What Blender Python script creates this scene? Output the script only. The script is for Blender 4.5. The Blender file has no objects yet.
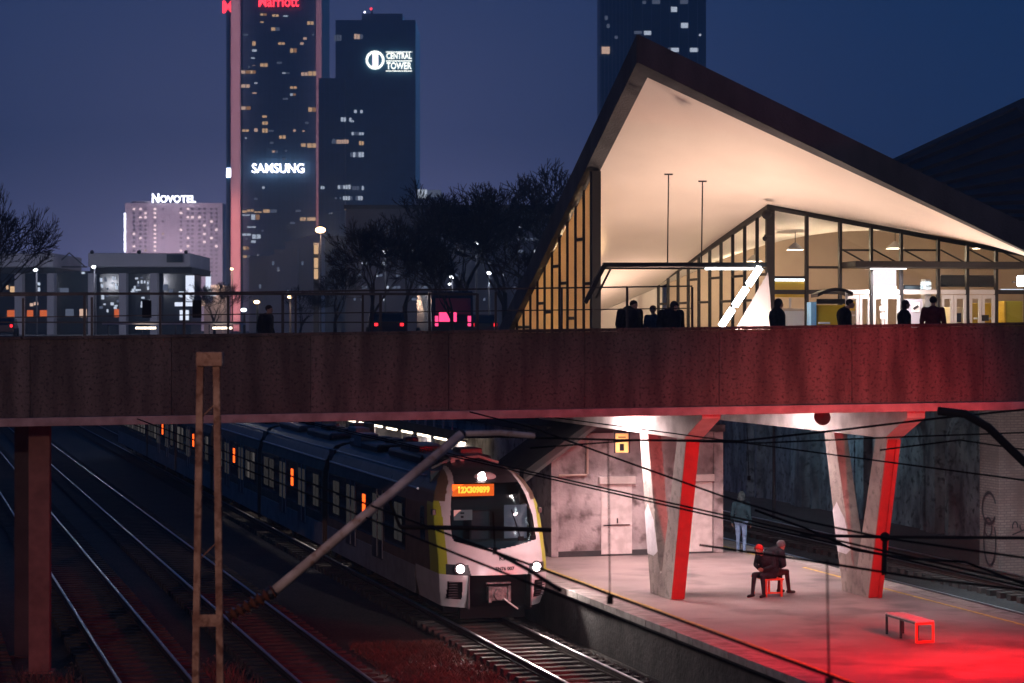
import bpy, bmesh, math, random
from mathutils import Vector, Matrix
R = math.radians
random.seed(7)
S = bpy.context.scene
COL = S.collection

# ------------------------------------------------------------------ camera model (used to place real points in the place)
F = 2200.0; CX = 512.0; HY = 330.0; CH = 7.4          # focal length in pixels, horizon row, camera height above the rails
TH = R(15.6); CT, ST = math.cos(TH), math.sin(TH)     # the tracks run away to the left at this angle

def P(px, py, Z):                                     # point seen at (px,py) at distance Z
    return Vector(((px-CX)/F*Z, Z, CH-(py-HY)/F*Z))
def G(px, py, z):                                     # point seen at (px,py) on the level z
    Z = F*(CH-z)/(py-HY)
    return Vector(((px-CX)/F*Z, Z, z))
def T(a, t, z=0.0):                                   # track frame: a across the tracks, t along them
    return Vector((a*CT-t*ST, a*ST+t*CT, z))
def AT(v):                                            # world -> track frame
    return (v.x*CT+v.y*ST, -v.x*ST+v.y*CT)

cam_d = bpy.data.cameras.new('camera'); cam = bpy.data.objects.new('camera', cam_d); COL.objects.link(cam)
cam.location = (0, 0, CH); cam.rotation_euler = (R(90), 0, 0)
cam_d.sensor_width = 36; cam_d.lens = F*36/1024; cam_d.shift_y = -(341.5-HY)/1024
cam_d.clip_start = 0.5; cam_d.clip_end = 9000
cam_d.dof.use_dof = True; cam_d.dof.focus_distance = 55; cam_d.dof.aperture_fstop = 2.6
S.camera = cam

# ------------------------------------------------------------------ materials
def _new(name):
    m = bpy.data.materials.new(name); m.use_nodes = True
    nt = m.node_tree; nt.nodes.clear()
    o = nt.nodes.new('ShaderNodeOutputMaterial')
    return m, nt, o
def mat(name, c, rough=.6, metal=0., c2=None, scale=3., bump=0., bscale=None, detail=6., lo=.35, hi=.65, spec=.5, stretch=None, c3=None, scale3=40.):
    m, nt, o = _new(name); N = nt.nodes; L = nt.links
    b = N.new('ShaderNodeBsdfPrincipled'); L.new(b.outputs[0], o.inputs[0])
    b.inputs['Base Color'].default_value = (*c, 1); b.inputs['Roughness'].default_value = rough
    b.inputs['Metallic'].default_value = metal; b.inputs['Specular IOR Level'].default_value = spec
    tc = N.new('ShaderNodeTexCoord'); src = tc.outputs['Object']
    if stretch:
        mp = N.new('ShaderNodeMapping'); mp.inputs['Scale'].default_value = stretch
        L.new(src, mp.inputs[0]); src = mp.outputs[0]
    if c2:
        n = N.new('ShaderNodeTexNoise'); n.inputs['Scale'].default_value = scale; n.inputs['Detail'].default_value = detail
        L.new(src, n.inputs[0])
        r = N.new('ShaderNodeMapRange'); r.inputs[1].default_value = lo; r.inputs[2].default_value = hi
        L.new(n.outputs[0], r.inputs[0])
        x = N.new('ShaderNodeMix'); x.data_type = 'RGBA'
        x.inputs[6].default_value = (*c, 1); x.inputs[7].default_value = (*c2, 1)
        L.new(r.outputs[0], x.inputs[0]); col = x.outputs[2]
        if c3:
            n3 = N.new('ShaderNodeTexNoise'); n3.inputs['Scale'].default_value = scale3; n3.inputs['Detail'].default_value = 3
            L.new(tc.outputs['Object'], n3.inputs[0])
            r3 = N.new('ShaderNodeMapRange'); r3.inputs[1].default_value = .52; r3.inputs[2].default_value = .7
            L.new(n3.outputs[0], r3.inputs[0])
            x3 = N.new('ShaderNodeMix'); x3.data_type = 'RGBA'; x3.inputs[7].default_value = (*c3, 1)
            L.new(r3.outputs[0], x3.inputs[0]); L.new(col, x3.inputs[6]); col = x3.outputs[2]
        L.new(col, b.inputs['Base Color'])
        rr = N.new('ShaderNodeMapRange'); rr.inputs[3].default_value = max(.05, rough-.1); rr.inputs[4].default_value = min(1, rough+.1)
        L.new(n.outputs[0], rr.inputs[0]); L.new(rr.outputs[0], b.inputs['Roughness'])
    if bump:
        nb = N.new('ShaderNodeTexNoise'); nb.inputs['Scale'].default_value = bscale or scale*6; nb.inputs['Detail'].default_value = 5
        L.new(tc.outputs['Object'], nb.inputs[0])
        bp = N.new('ShaderNodeBump'); bp.inputs['Strength'].default_value = bump; bp.inputs['Distance'].default_value = .05
        L.new(nb.outputs[0], bp.inputs['Height']); L.new(bp.outputs[0], b.inputs['Normal'])
    return m
def emit(name, c, s):
    m, nt, o = _new(name)
    e = nt.nodes.new('ShaderNodeEmission'); e.inputs[0].default_value = (*c, 1); e.inputs[1].default_value = s
    nt.links.new(e.outputs[0], o.inputs[0]); return m
def glass(name, tint=(1, 1, 1), refl=.08, rough=.03):
    m, nt, o = _new(name); N = nt.nodes; L = nt.links
    t = N.new('ShaderNodeBsdfTransparent'); t.inputs[0].default_value = (*tint, 1)
    g = N.new('ShaderNodeBsdfGlossy'); g.inputs['Roughness'].default_value = rough
    x = N.new('ShaderNodeMixShader'); x.inputs[0].default_value = refl
    L.new(t.outputs[0], x.inputs[1]); L.new(g.outputs[0], x.inputs[2]); L.new(x.outputs[0], o.inputs[0]); return m
def translucent(name, c, mixd=.35):
    m, nt, o = _new(name); N = nt.nodes; L = nt.links
    t = N.new('ShaderNodeBsdfTranslucent'); t.inputs[0].default_value = (*c, 1)
    d = N.new('ShaderNodeBsdfDiffuse'); d.inputs[0].default_value = (*c, 1)
    x = N.new('ShaderNodeMixShader'); x.inputs[0].default_value = mixd
    L.new(t.outputs[0], x.inputs[1]); L.new(d.outputs[0], x.inputs[2]); L.new(x.outputs[0], o.inputs[0]); return m
def grid_mat(name, c, cj, w, h, rough=.5, mortar=.03, spec=.5, off=0., axis='xz', wear=None):   # bricks or a curtain-wall grid
    m, nt, o = _new(name); N = nt.nodes; L = nt.links
    b = N.new('ShaderNodeBsdfPrincipled'); L.new(b.outputs[0], o.inputs[0])
    b.inputs['Roughness'].default_value = rough; b.inputs['Specular IOR Level'].default_value = spec
    tc = N.new('ShaderNodeTexCoord'); sp = N.new('ShaderNodeSeparateXYZ'); L.new(tc.outputs['Object'], sp.inputs[0])
    ad = N.new('ShaderNodeMath'); ad.operation = 'ADD'; L.new(sp.outputs[0], ad.inputs[0]); L.new(sp.outputs[1], ad.inputs[1])
    cb = N.new('ShaderNodeCombineXYZ'); L.new(ad.outputs[0], cb.inputs[0]); L.new(sp.outputs[2], cb.inputs[1])
    br = N.new('ShaderNodeTexBrick'); br.offset = off; br.inputs['Scale'].default_value = 1
    br.inputs['Color1'].default_value = (*c, 1); br.inputs['Color2'].default_value = (*[k*.75 for k in c], 1)
    br.inputs['Mortar'].default_value = (*cj, 1); br.inputs['Mortar Size'].default_value = mortar
    br.inputs['Brick Width'].default_value = w; br.inputs['Row Height'].default_value = h
    L.new(cb.outputs[0], br.inputs[0]); col = br.outputs[0]
    if wear:
        n = N.new('ShaderNodeTexNoise'); n.inputs['Scale'].default_value = .9; n.inputs['Detail'].default_value = 8
        L.new(tc.outputs['Object'], n.inputs[0])
        r = N.new('ShaderNodeMapRange'); r.inputs[1].default_value = .45; r.inputs[2].default_value = .7; L.new(n.outputs[0], r.inputs[0])
        x = N.new('ShaderNodeMix'); x.data_type = 'RGBA'; x.inputs[7].default_value = (*wear, 1)
        L.new(r.outputs[0], x.inputs[0]); L.new(col, x.inputs[6]); col = x.outputs[2]
    L.new(col, b.inputs['Base Color']); return m

M = {}
M['ballast'] = mat('ballast', (.026, .022, .021), .95, c2=(.014, .012, .012), scale=1.2, bump=1., bscale=14, c3=(.075, .06, .054), scale3=16)
M['earth'] = mat('earth', (.03, .028, .022), .95, c2=(.05, .045, .03), scale=.4, bump=.6, bscale=4)
M['platform'] = mat('platform', (.32, .245, .235), .55, c2=(.20, .155, .15), scale=.5, bump=.35, bscale=30, detail=12, c3=(.115, .09, .09), scale3=.7)
M['coping'] = mat('coping', (.34, .31, .29), .7, c2=(.2, .18, .17), scale=3, bump=.3)
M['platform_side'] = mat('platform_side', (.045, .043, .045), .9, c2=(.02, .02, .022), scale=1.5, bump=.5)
M['yellow_line'] = mat('yellow_line', (.78, .52, .07), .6, c2=(.4, .28, .1), scale=6, detail=9)
M['rail'] = mat('rail_steel', (.55, .55, .58), .34, 1.)
M['rail_web'] = mat('rail_rust', (.05, .028, .02), .8, c2=(.025, .015, .012), scale=6)
M['sleeper'] = mat('sleeper', (.065, .053, .047), .9, c2=(.03, .025, .023), scale=3, bump=.4)
M['girder'] = mat('girder_concrete', (.20, .155, .135), .88, c2=(.075, .056, .05), scale=2.2, bump=1., bscale=38, detail=12, lo=.36, hi=.66, c3=(.04, .03, .028), scale3=15, stretch=(1, 1, .16))
def tone(m, lo, hi):                                   # every panel a slightly different tone
    nt = m.node_tree; b = next(n for n in nt.nodes if n.type == 'BSDF_PRINCIPLED'); l = b.inputs['Base Color'].links[0]; src = l.from_socket
    oi = nt.nodes.new('ShaderNodeObjectInfo'); mr = nt.nodes.new('ShaderNodeMapRange'); mr.inputs[3].default_value = lo; mr.inputs[4].default_value = hi
    nt.links.new(oi.outputs['Random'], mr.inputs[0]); h = nt.nodes.new('ShaderNodeHueSaturation'); nt.links.new(mr.outputs[0], h.inputs['Value']); nt.links.new(src, h.inputs['Color']); nt.links.new(h.outputs[0], b.inputs['Base Color'])
tone(M['girder'], .75, 1.2)
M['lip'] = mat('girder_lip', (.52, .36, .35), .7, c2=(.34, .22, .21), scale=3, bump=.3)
M['concrete'] = mat('pier_concrete', (.40, .36, .33), .8, c2=(.27, .24, .22), scale=1.6, bump=.4, bscale=18, detail=9, c3=(.2, .18, .17), scale3=5)
M['concrete_white'] = mat('beam_whitewash', (.74, .70, .68), .8, c2=(.42, .39, .37), scale=1.3, bump=.3, detail=9)
M['white_paint'] = mat('white_paint', (.72, .72, .76), .6, c2=(.6, .6, .64), scale=5)
M['red_paint'] = mat('red_paint', (.50, .035, .03), .55, c2=(.38, .03, .028), scale=3, bump=.2)
M['dark_concrete'] = mat('dark_concrete', (.06, .057, .06), .9, c2=(.035, .033, .037), scale=1.2, bump=.4)
M['deck'] = mat('deck', (.12, .115, .11), .85, c2=(.08, .075, .075), scale=1, bump=.2)
M['plaster'] = mat('plaster', (.48, .45, .46), .85, c2=(.2, .18, .185), scale=1.0, bump=.5, bscale=9, detail=12, lo=.36, hi=.64, c3=(.10, .08, .08), scale3=2.3)
M['white_trim'] = mat('white_trim', (.68, .66, .65), .6, c2=(.5, .48, .47), scale=4)
M['rust'] = mat('rust', (.42, .27, .18), .8, c2=(.2, .1, .06), scale=5, bump=.4, detail=9, c3=(.14, .06, .03), scale3=11)
M['old_red'] = mat('old_red_steel', (.24, .12, .10), .75, c2=(.16, .08, .065), scale=3, bump=.2)
M['black_metal'] = mat('black_metal', (.008, .008, .01), .75, 0., spec=.15)
M['dark_metal'] = mat('dark_metal', (.035, .035, .042), .45, .6, c2=(.02, .02, .025), scale=3)
M['wire'] = mat('wire', (.004, .004, .005), .9, spec=.05)
M['grey_tube'] = mat('grey_tube', (.46, .42, .40), .6, 0., c2=(.28, .24, .22), scale=4, c3=(.2, .12, .08), scale3=9)
M['insulator'] = mat('insulator', (.09, .035, .02), .25)
M['orange_steel'] = mat('orange_steel', (.75, .10, .035), .45, c2=(.6, .07, .03), scale=5)
M['slat'] = mat('bench_slat', (.74, .70, .68), .5, c2=(.62, .58, .56), scale=3)
M['roof_dark'] = mat('roof_dark', (.035, .033, .04), .7, c2=(.022, .02, .026), scale=.5, bump=.3)
M['fascia'] = mat('fascia_concrete', (.075, .08, .09), .85, c2=(.045, .048, .055), scale=1.4, bump=.5, bscale=14, detail=9, stretch=(1, 1, .35))
M['soffit'] = mat('soffit_plaster', (.80, .74, .68), .85, c2=(.70, .645, .59), scale=.32, detail=10, bump=.15, bscale=6)
M['frame'] = mat('frame_dark', (.012, .011, .012), .6, 0., spec=.3)
M['frame_light'] = mat('frame_light', (.62, .6, .58), .5, .2)
M['glass'] = glass('facade_glass', (.92, .94, .95), .07)
M['channel_glass'] = translucent('channel_glass', (.9, .74, .5), .3)
M['inner_wall'] = mat('inner_wall', (.62, .5, .38), .8, c2=(.5, .4, .3), scale=.5)
M['yellow_board'] = mat('yellow_board', (.75, .48, .02), .5)
M['blue_board'] = mat('blue_board', (.16, .42, .70), .5)
M['poster'] = mat('poster', (.78, .77, .76), .6)
M['tile'] = mat('floor_tile', (.3, .27, .24), .4, c2=(.22, .2, .18), scale=1.5)
# lights seen lit
M['tube_white'] = emit('tube_white', (.80, .94, 1.), 16)
M['tube_warm'] = emit('tube_warm', (1., .82, .6), 5)
M['sign_white'] = emit('sign_white', (.80, .82, 1.), 8)
M['sign_red'] = emit('sign_red', (1., .03, .05), 4)
M['sign_cream'] = emit('sign_cream', (.9, .93, .85), 2.4)
M['win_warm'] = emit('window_warm', (1., .62, .34), .62)
M['win_amber'] = emit('window_amber', (1., .5, .22), .3)
M['win_peach'] = emit('window_peach', (1., .66, .5), .6)
M['win_white'] = emit('window_white', (.72, .82, 1.), .65)
M['win_dim'] = emit('window_dim', (.5, .6, .9), .14)
M['win_pink'] = emit('window_pink', (1., .75, .75), 2.0)
M['lamp_head'] = emit('lamp_head', (1., .62, .32), 12)
M['lamp_white'] = emit('lamp_white', (.85, .92, 1.), 9)
M['headlight'] = emit('headlight', (1., .84, .8), 38)
M['toplight'] = emit('toplight', (1., .82, .78), 24)
M['led_orange'] = emit('led_orange', (1., .10, .012), 2.2)
M['led_amber'] = emit('led_amber', (1., .36, .03), 4.2)
M['tail_pink'] = emit('tail_pink', (1., .06, .2), 1.5)
M['tail_red'] = emit('tail_red', (1., .02, .03), 2.5)
M['shop_orange'] = emit('shop_orange', (1., .2, .06), .5)
M['shop_white'] = emit('shop_white', (.75, .82, 1.), 1.0)
M['red_lens'] = emit('red_lens', (1., .02, .02), 30)
# train
M['train_white'] = mat('train_white', (.62, .61, .62), .32, c2=(.54, .53, .54), scale=2)
M['train_grey'] = mat('train_grey', (.17, .115, .075), .5, c2=(.12, .082, .055), scale=2)
M['train_skirt'] = mat('train_skirt', (.30, .30, .31), .5, c2=(.2, .2, .2), scale=2.5)
M['train_dark'] = mat('train_dark', (.05, .052, .06), .35, c2=(.035, .036, .042), scale=2)
M['train_green'] = mat('train_green', (.42, .46, .045), .35)
M['train_glass'] = mat('train_glass', (.006, .011, .016), .06, spec=.8)
M['screen_glass'] = glass('windscreen_glass', (.36, .52, .58), .12, .09)
M['roof_blue'] = mat('roof_blue', (.055, .045, .038), .32, .2, c2=(.032, .027, .024), scale=2)
M['grille'] = mat('grille', (.004, .004, .005), .8, spec=.1)
M['coupler'] = mat('coupler', (.22, .21, .21), .4, .7, c2=(.06, .06, .06), scale=9)
M['cab_inside'] = mat('cab_inside', (.03, .06, .075), .7)
M['train_pane'] = mat('train_pane', (.30, .28, .28), .25, c2=(.06, .06, .07), scale=1.6, stretch=(1, 1.6, .5), lo=.42, hi=.6)
# city
M['tower_glass'] = grid_mat('tower_curtain_wall', (.045, .11, .18), (.08, .16, .25), 1.9, 3.6, .35, .12)
M['tower_dark'] = grid_mat('tower_dark_wall', (.03, .13, .24), (.045, .16, .28), 3.2, 3.4, .5, .08)
M['pilaster'] = mat('pilaster', (.55, .46, .46), .8)
M['hotel'] = mat('hotel_facade', (.52, .46, .50), .8, c2=(.46, .41, .45), scale=.05)
M['hotel_window'] = mat('hotel_window', (.04, .035, .05), .4)
M['grey_building'] = mat('grey_building', (.42, .40, .46), .8, c2=(.34, .33, .38), scale=.2)
M['beige_building'] = mat('beige_building', (.5, .42, .42), .8, c2=(.4, .34, .34), scale=.1)
M['dark_building'] = grid_mat('dark_building', (.016, .015, .02), (.025, .024, .03), 4, 3.2, .8, .2)
M['dark_glass'] = mat('dark_glass', (.012, .016, .024), .15)
M['bark'] = mat('bark', (.035, .03, .03), .95)
M['twig'] = mat('twig', (.04, .034, .036), .95)
M['stone_wall'] = mat('stone_wall', (.36, .42, .45), .95, c2=(.06, .075, .09), scale=1.1, bump=1., bscale=5, detail=12, c3=(.04, .05, .055), scale3=3.5, stretch=(1, 1, .5))
M['brick'] = grid_mat('old_brick', (.30, .235, .22), (.16, .13, .125), .26, .085, .9, .014, off=.5, wear=(.15, .11, .105))
M['graffiti'] = mat('graffiti', (.02, .02, .024), .6)
M['pale_patch'] = mat('pale_patch', (.5, .52, .55), .7)
M['car_paint'] = mat('car_paint', (.03, .035, .05), .25, .4)
M['tyre'] = mat('tyre', (.012, .012, .012), .8)

# ------------------------------------------------------------------ mesh builder and object helpers
class MB:
    def __init__(s, mx=None): s.v = []; s.f = []; s.mx = mx or Matrix()
    def add(s, vs, fs, mx=None):
        k = len(s.v); m = s.mx @ mx if mx else s.mx
        s.v += [m @ Vector(p) for p in vs]; s.f += [tuple(i+k for i in q) for q in fs]; return s
    def box(s, x0, x1, y0, y1, z0, z1, mx=None):
        vs = [(x, y, z) for z in (z0, z1) for y in (y0, y1) for x in (x0, x1)]
        return s.add(vs, [(0, 2, 3, 1), (4, 5, 7, 6), (0, 1, 5, 4), (2, 6, 7, 3), (0, 4, 6, 2), (1, 3, 7, 5)], mx)
    def bar(s, p, q, w, h=None, up=(0, 0, 1)):          # rectangular bar between two points
        p = Vector(p); q = Vector(q); h = h or w; d = q-p; L = d.length; d.normalize()
        u = Vector(up)
        if abs(d.dot(u)) > .98: u = Vector((0, 1, 0))
        x = d.cross(u).normalized(); z = x.cross(d)
        mx = Matrix((( x.x, d.x, z.x, p.x), (x.y, d.y, z.y, p.y), (x.z, d.z, z.z, p.z), (0, 0, 0, 1)))
        return s.box(-w/2, w/2, 0, L, -h/2, h/2, mx)
    def tube(s, pts, r, n=8, cap=True):
        pts = [Vector(p) for p in pts]; rs = r if isinstance(r, (list, tuple)) else [r]*len(pts)
        k = 0; vs = []; fs = []; up = None
        for i, p in enumerate(pts):
            d = (pts[min(i+1, len(pts)-1)]-pts[max(i-1, 0)])
            if d.length < 1e-9: d = Vector((0, 0, 1))
            d.normalize()
            if up is None: up = Vector((0, 0, 1)) if abs(d.z) < .9 else Vector((1, 0, 0))
            x = d.cross(up); x = x.normalized() if x.length > 1e-6 else d.orthogonal().normalized()
            up = x.cross(d)
            for j in range(n):
                a = 2*math.pi*j/n; vs.append(p+(x*math.cos(a)+up*math.sin(a))*rs[i])
        for i in range(len(pts)-1):
            for j in range(n):
                fs.append((i*n+j, i*n+(j+1) % n, (i+1)*n+(j+1) % n, (i+1)*n+j))
        if cap: fs += [tuple(range(n-1, -1, -1)), tuple((len(pts)-1)*n+j for j in range(n))]
        return s.add(vs, fs)
    def prism(s, poly, y0, y1, mx=None):               # polygon in x,z extruded along y
        n = len(poly)
        vs = [(x, y0, z) for x, z in poly]+[(x, y1, z) for x, z in poly]
        fs = [tuple(range(n)), tuple(range(2*n-1, n-1, -1))]+[(i, i+n, (i+1) % n+n, (i+1) % n) for i in range(n)]
        return s.add(vs, fs, mx)
    def lathe(s, prof, c=(0, 0, 0), n=16):             # profile (r,z) turned about the z axis
        vs = []; fs = []; c = Vector(c)
        for r, z in prof:
            for j in range(n):
                a = 2*math.pi*j/n; vs.append(c+Vector((r*math.cos(a), r*math.sin(a), z)))
        for i in range(len(prof)-1):
            for j in range(n): fs.append((i*n+j, i*n+(j+1) % n, (i+1)*n+(j+1) % n, (i+1)*n+j))
        fs += [tuple(range(n-1, -1, -1)), tuple((len(prof)-1)*n+j for j in range(n))]
        return s.add(vs, fs)
    def ball(s, c, r, n=12, m=8, sq=(1, 1, 1)):
        prof = []
        for i in range(m+1):
            a = -math.pi/2+math.pi*i/m; prof.append((max(1e-4, math.cos(a)*r), math.sin(a)*r))
        k = len(s.v); mx = Matrix.Translation(Vector(c)) @ Matrix.Diagonal((*sq, 1))
        old = s.mx; s.mx = old @ mx; s.lathe(prof, (0, 0, 0), n); s.mx = old; return s
    def ring(s, r0, r1, z0, z1, n=32):
        vs = [(r*math.cos(2*math.pi*j/n), r*math.sin(2*math.pi*j/n), z) for r, z in ((r0, z0), (r1, z0), (r1, z1), (r0, z1)) for j in range(n)]
        return s.add(vs, [(i*n+j, i*n+(j+1) % n, ((i+1) % 4)*n+(j+1) % n, ((i+1) % 4)*n+j) for i in range(4) for j in range(n)])
    def grid(s, fn, nu, nv, flip=False):
        vs = [fn(i/nu, j/nv) for j in range(nv+1) for i in range(nu+1)]
        fs = []
        for j in range(nv):
            for i in range(nu):
                a = j*(nu+1)+i; q = (a, a+1, a+nu+2, a+nu+1); fs.append(q[::-1] if flip else q)
        return s.add(vs, fs)

def link(name, mb, m, parent=None, smooth=False, bevel=0., label=None, fixn=True):
    me = bpy.data.meshes.new(name); me.from_pydata([tuple(v) for v in mb.v], [], mb.f)
    if fixn:
        bm = bmesh.new(); bm.from_mesh(me); bmesh.ops.recalc_face_normals(bm, faces=bm.faces); bm.to_mesh(me); bm.free()
    me.materials.append(M[m] if isinstance(m, str) else m)
    if smooth:
        for p in me.polygons: p.use_smooth = True
    o = bpy.data.objects.new(name, me); COL.objects.link(o)
    if parent: o.parent = parent
    if bevel:
        b = o.modifiers.new('bevel', 'BEVEL'); b.width = bevel; b.segments = 2; b.limit_method = 'ANGLE'
    if label: o['label'] = label
    return o
def tag(o, label, cat, group=None):
    o['label'] = label; o['category'] = cat
    if group: o['group'] = group
    return o
def thing(name, label, cat, loc=(0, 0, 0), rz=0., group=None):
    o = bpy.data.objects.new(name, None); COL.objects.link(o); o.empty_display_size = .2
    o.location = loc; o.rotation_euler = (0, 0, rz); return tag(o, label, cat, group)
def struct(name, mb, m, **k):
    o = link(name, mb, m, **k); o['kind'] = 'structure'; return o
def copy_tree(o, parent=None):
    c = o.copy(); COL.objects.link(c)
    if parent: c.parent = parent
    for ch in list(o.children): copy_tree(ch, c)
    return c
def rel(root): return root.matrix_basis.inverted()      # world -> the thing's own frame
def text(name, body, size, m, parent, loc, rot, extrude=.05, bold=0., sx=1.):
    cu = bpy.data.curves.new(name, 'FONT'); cu.body = body; cu.size = size; cu.extrude = extrude; cu.offset = bold
    cu.align_x = 'CENTER'; cu.align_y = 'CENTER'; cu.resolution_u = 3
    tmp = bpy.data.objects.new(name+'_t', cu); COL.objects.link(tmp)
    dg = bpy.context.evaluated_depsgraph_get(); dg.update()
    me = bpy.data.meshes.new_from_object(tmp.evaluated_get(dg)); me.name = name
    bpy.data.objects.remove(tmp); bpy.data.curves.remove(cu)
    me.materials.clear(); me.materials.append(M[m])
    o = bpy.data.objects.new(name, me); COL.objects.link(o)
    o.parent = parent; o.location = loc; o.rotation_euler = rot; o.scale = (sx, 1, 1); return o
def lamp(name, kind, loc, power, color, parent=None, size=.2, size_y=None, aim=None, spot=None, blend=.6, spread=None):
    d = bpy.data.lights.new(name, kind); d.energy = power; d.color = color
    if kind == 'AREA':
        d.size = size
        if kind == 'AREA' and spread: d.spread = R(spread)
        if size_y: d.shape = 'RECTANGLE'; d.size_y = size_y
    else: d.shadow_soft_size = size
    if spot: d.spot_size = R(spot); d.spot_blend = blend
    o = bpy.data.objects.new(name, d); COL.objects.link(o); o.location = loc
    if aim is not None:
        o.rotation_euler = (Vector(aim)-Vector(loc)).to_track_quat('-Z', 'Y').to_euler()
    if parent:
        o.parent = parent; o.matrix_parent_inverse = parent.matrix_basis.inverted()
    return o
# ================================================================== THE CUTTING: ground, tracks, platform
AL, AR_, TB, TE, ZL, ZF = -26., 39., -60., 186., 6.9, -.34     # cutting: left, right, back, tunnel end, street level, floor
def ground():
    mb = MB(); B = 6000
    a_s = [-B, AL-8, AL, AR_, B]; t_s = [-B, TB, TE, B]
    for i in range(4):
        for j in range(3):
            a0, a1, t0, t1 = a_s[i], a_s[i+1], t_s[j], t_s[j+1]
            if i == 2 and j == 1: z = [ZF]*4
            elif i == 1 and j == 1: z = [ZL, ZF, ZF, ZL]
            else: z = [ZL]*4
            mb.add([T(a0, t0, z[0]), T(a1, t0, z[1]), T(a1, t1, z[2]), T(a0, t1, z[3])], [(0, 1, 2, 3)])
    for (a0, t0, a1, t1) in ((AR_, TB, AR_, TE), (AL, TE, AR_, TE), (AL, TB, AR_, TB)):
        mb.add([T(a0, t0, ZF), T(a1, t1, ZF), T(a1, t1, ZL), T(a0, t0, ZL)], [(0, 1, 2, 3)])
    mb.add([T(AL-8, TE, ZL), T(AL, TE, ZF), T(AL, TE, ZL)], [(0, 1, 2)])
    mb.add([T(AL-8, TB, ZL), T(AL, TB, ZF), T(AL, TB, ZL)], [(0, 1, 2)])
    o = struct('ground', mb, 'ballast', fixn=False)
ground()

def track(a, t0, t1, s0, s1, label):
    r = thing('railway_track', label, 'railway track', T(a, t0, 0), TH, 'railway tracks in the cutting')
    L = t1-t0
    for sx in (-.7525, .7525):
        w = MB().box(sx-.07, sx+.07, 0, L, -.165, -.13).box(sx-.012, sx+.012, 0, L, -.13, -.032)
        rl = link('rail', w, 'rail_web', r)
        link('rail_head', MB().box(sx-.036, sx+.036, 0, L, -.032, 0), 'rail', rl, bevel=.008)
    y = s0-t0; k = 0; rest = MB()
    n0 = 0
    while y < L:
        j = random.uniform(-.02, .02)
        mx = Matrix.Translation((0, y, 0)) @ Matrix.Rotation(j, 4, 'Z')
        if y < s1-t0 and k < 60:
            link('sleeper', MB().box(-1.3, 1.3, -.125, .125, -.36, -.17, mx), 'sleeper', r, bevel=.012); k += 1
        else: rest.box(-1.3, 1.3, -.125, .125, -.36, -.17, mx)
        y += .6
    if rest.v:
        o = link('sleeper', rest, 'sleeper', r); o['kind'] = 'stuff'
track(14.3, 20, 185, 36, 55, 'track that the train with lit headlights stands on')
track(8.9, 20, 185, 32, 62, 'empty track next to the train, crossed by the leaning grey tube')
track(5.25, 20, 185, 30, 60, 'empty track running behind the rusty lattice mast')
track(1.2, 30, 185, 40, 62, 'leftmost empty track, passing left of the reddish steel column')
track(27.6, 25, 185, 55, 75, 'empty track nearest the platform on its far side, behind the bench')
track(31.9, 25, 185, 55, 75, 'far empty track beside the painted brick pier')

def dry_grass():
    mb = MB(); rnd = random.Random(3)
    def patch(a0, a1, t0, t1, n, hmax):
        for _ in range(n):
            a = rnd.uniform(a0, a1); t = rnd.uniform(t0, t1); c = T(a, t, ZF)
            for _ in range(5):
                an = rnd.uniform(0, 6.28); h = rnd.uniform(.08, hmax); w = rnd.uniform(.008, .02)
                d = Vector((math.cos(an), math.sin(an), 0)); o_ = c+Vector((rnd.uniform(-.12, .12), rnd.uniform(-.12, .12), 0))
                tip = o_+Vector((rnd.uniform(-.18, .18), rnd.uniform(-.18, .18), h))
                mb.add([o_-d*w, o_+d*w, tip], [(0, 1, 2)])
    patch(10.6, 12.9, 40, 53, 2300, .16); patch(6.6, 7.4, 38, 50, 500, .3); patch(2.3, 3.8, 36, 50, 700, .35); patch(-9.5, -1, 42, 50, 1600, .5)
    o = link('dry_grass', mb, mat('dry_grass', (.17, .085, .06), .9, c2=(.09, .05, .035), scale=2), fixn=False); tag(o, 'dry brown grass growing between the railway tracks', 'dry grass'); o['kind'] = 'stuff'
dry_grass()
def stones():
    mb = MB(); rnd = random.Random(5)
    for _ in range(5200):
        q = rnd.random()
        if q < .4: a = rnd.uniform(15.15, 15.95); t = rnd.uniform(38, 54)
        elif q < .75: a = rnd.uniform(13.0, 15.6); t = rnd.uniform(38, 53)
        else: a = rnd.uniform(3.6, 10.8); t = rnd.uniform(36, 52)
        c = T(a, t, ZF+rnd.uniform(0, .05)); s = rnd.uniform(.025, .06)
        e = [Vector((rnd.uniform(.6, 1)*x*s, rnd.uniform(.6, 1)*y*s, rnd.uniform(.5, .9)*z*s)) for x, y, z in ((1, 0, 0), (-1, 0, 0), (0, 1, 0), (0, -1, 0), (0, 0, 1), (0, 0, -1))]
        mb.add([c+v for v in e], [(0, 2, 4), (2, 1, 4), (1, 3, 4), (3, 0, 4), (2, 0, 5), (1, 2, 5), (3, 1, 5), (0, 3, 5)])
    o = link('ballast_stones', mb, mat('ballast_stone', (.16, .12, .11), .9, c2=(.07, .05, .048), scale=7), fixn=False); tag(o, 'loose ballast stones lying along the tracks', 'ballast'); o['kind'] = 'stuff'
stones()

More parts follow.
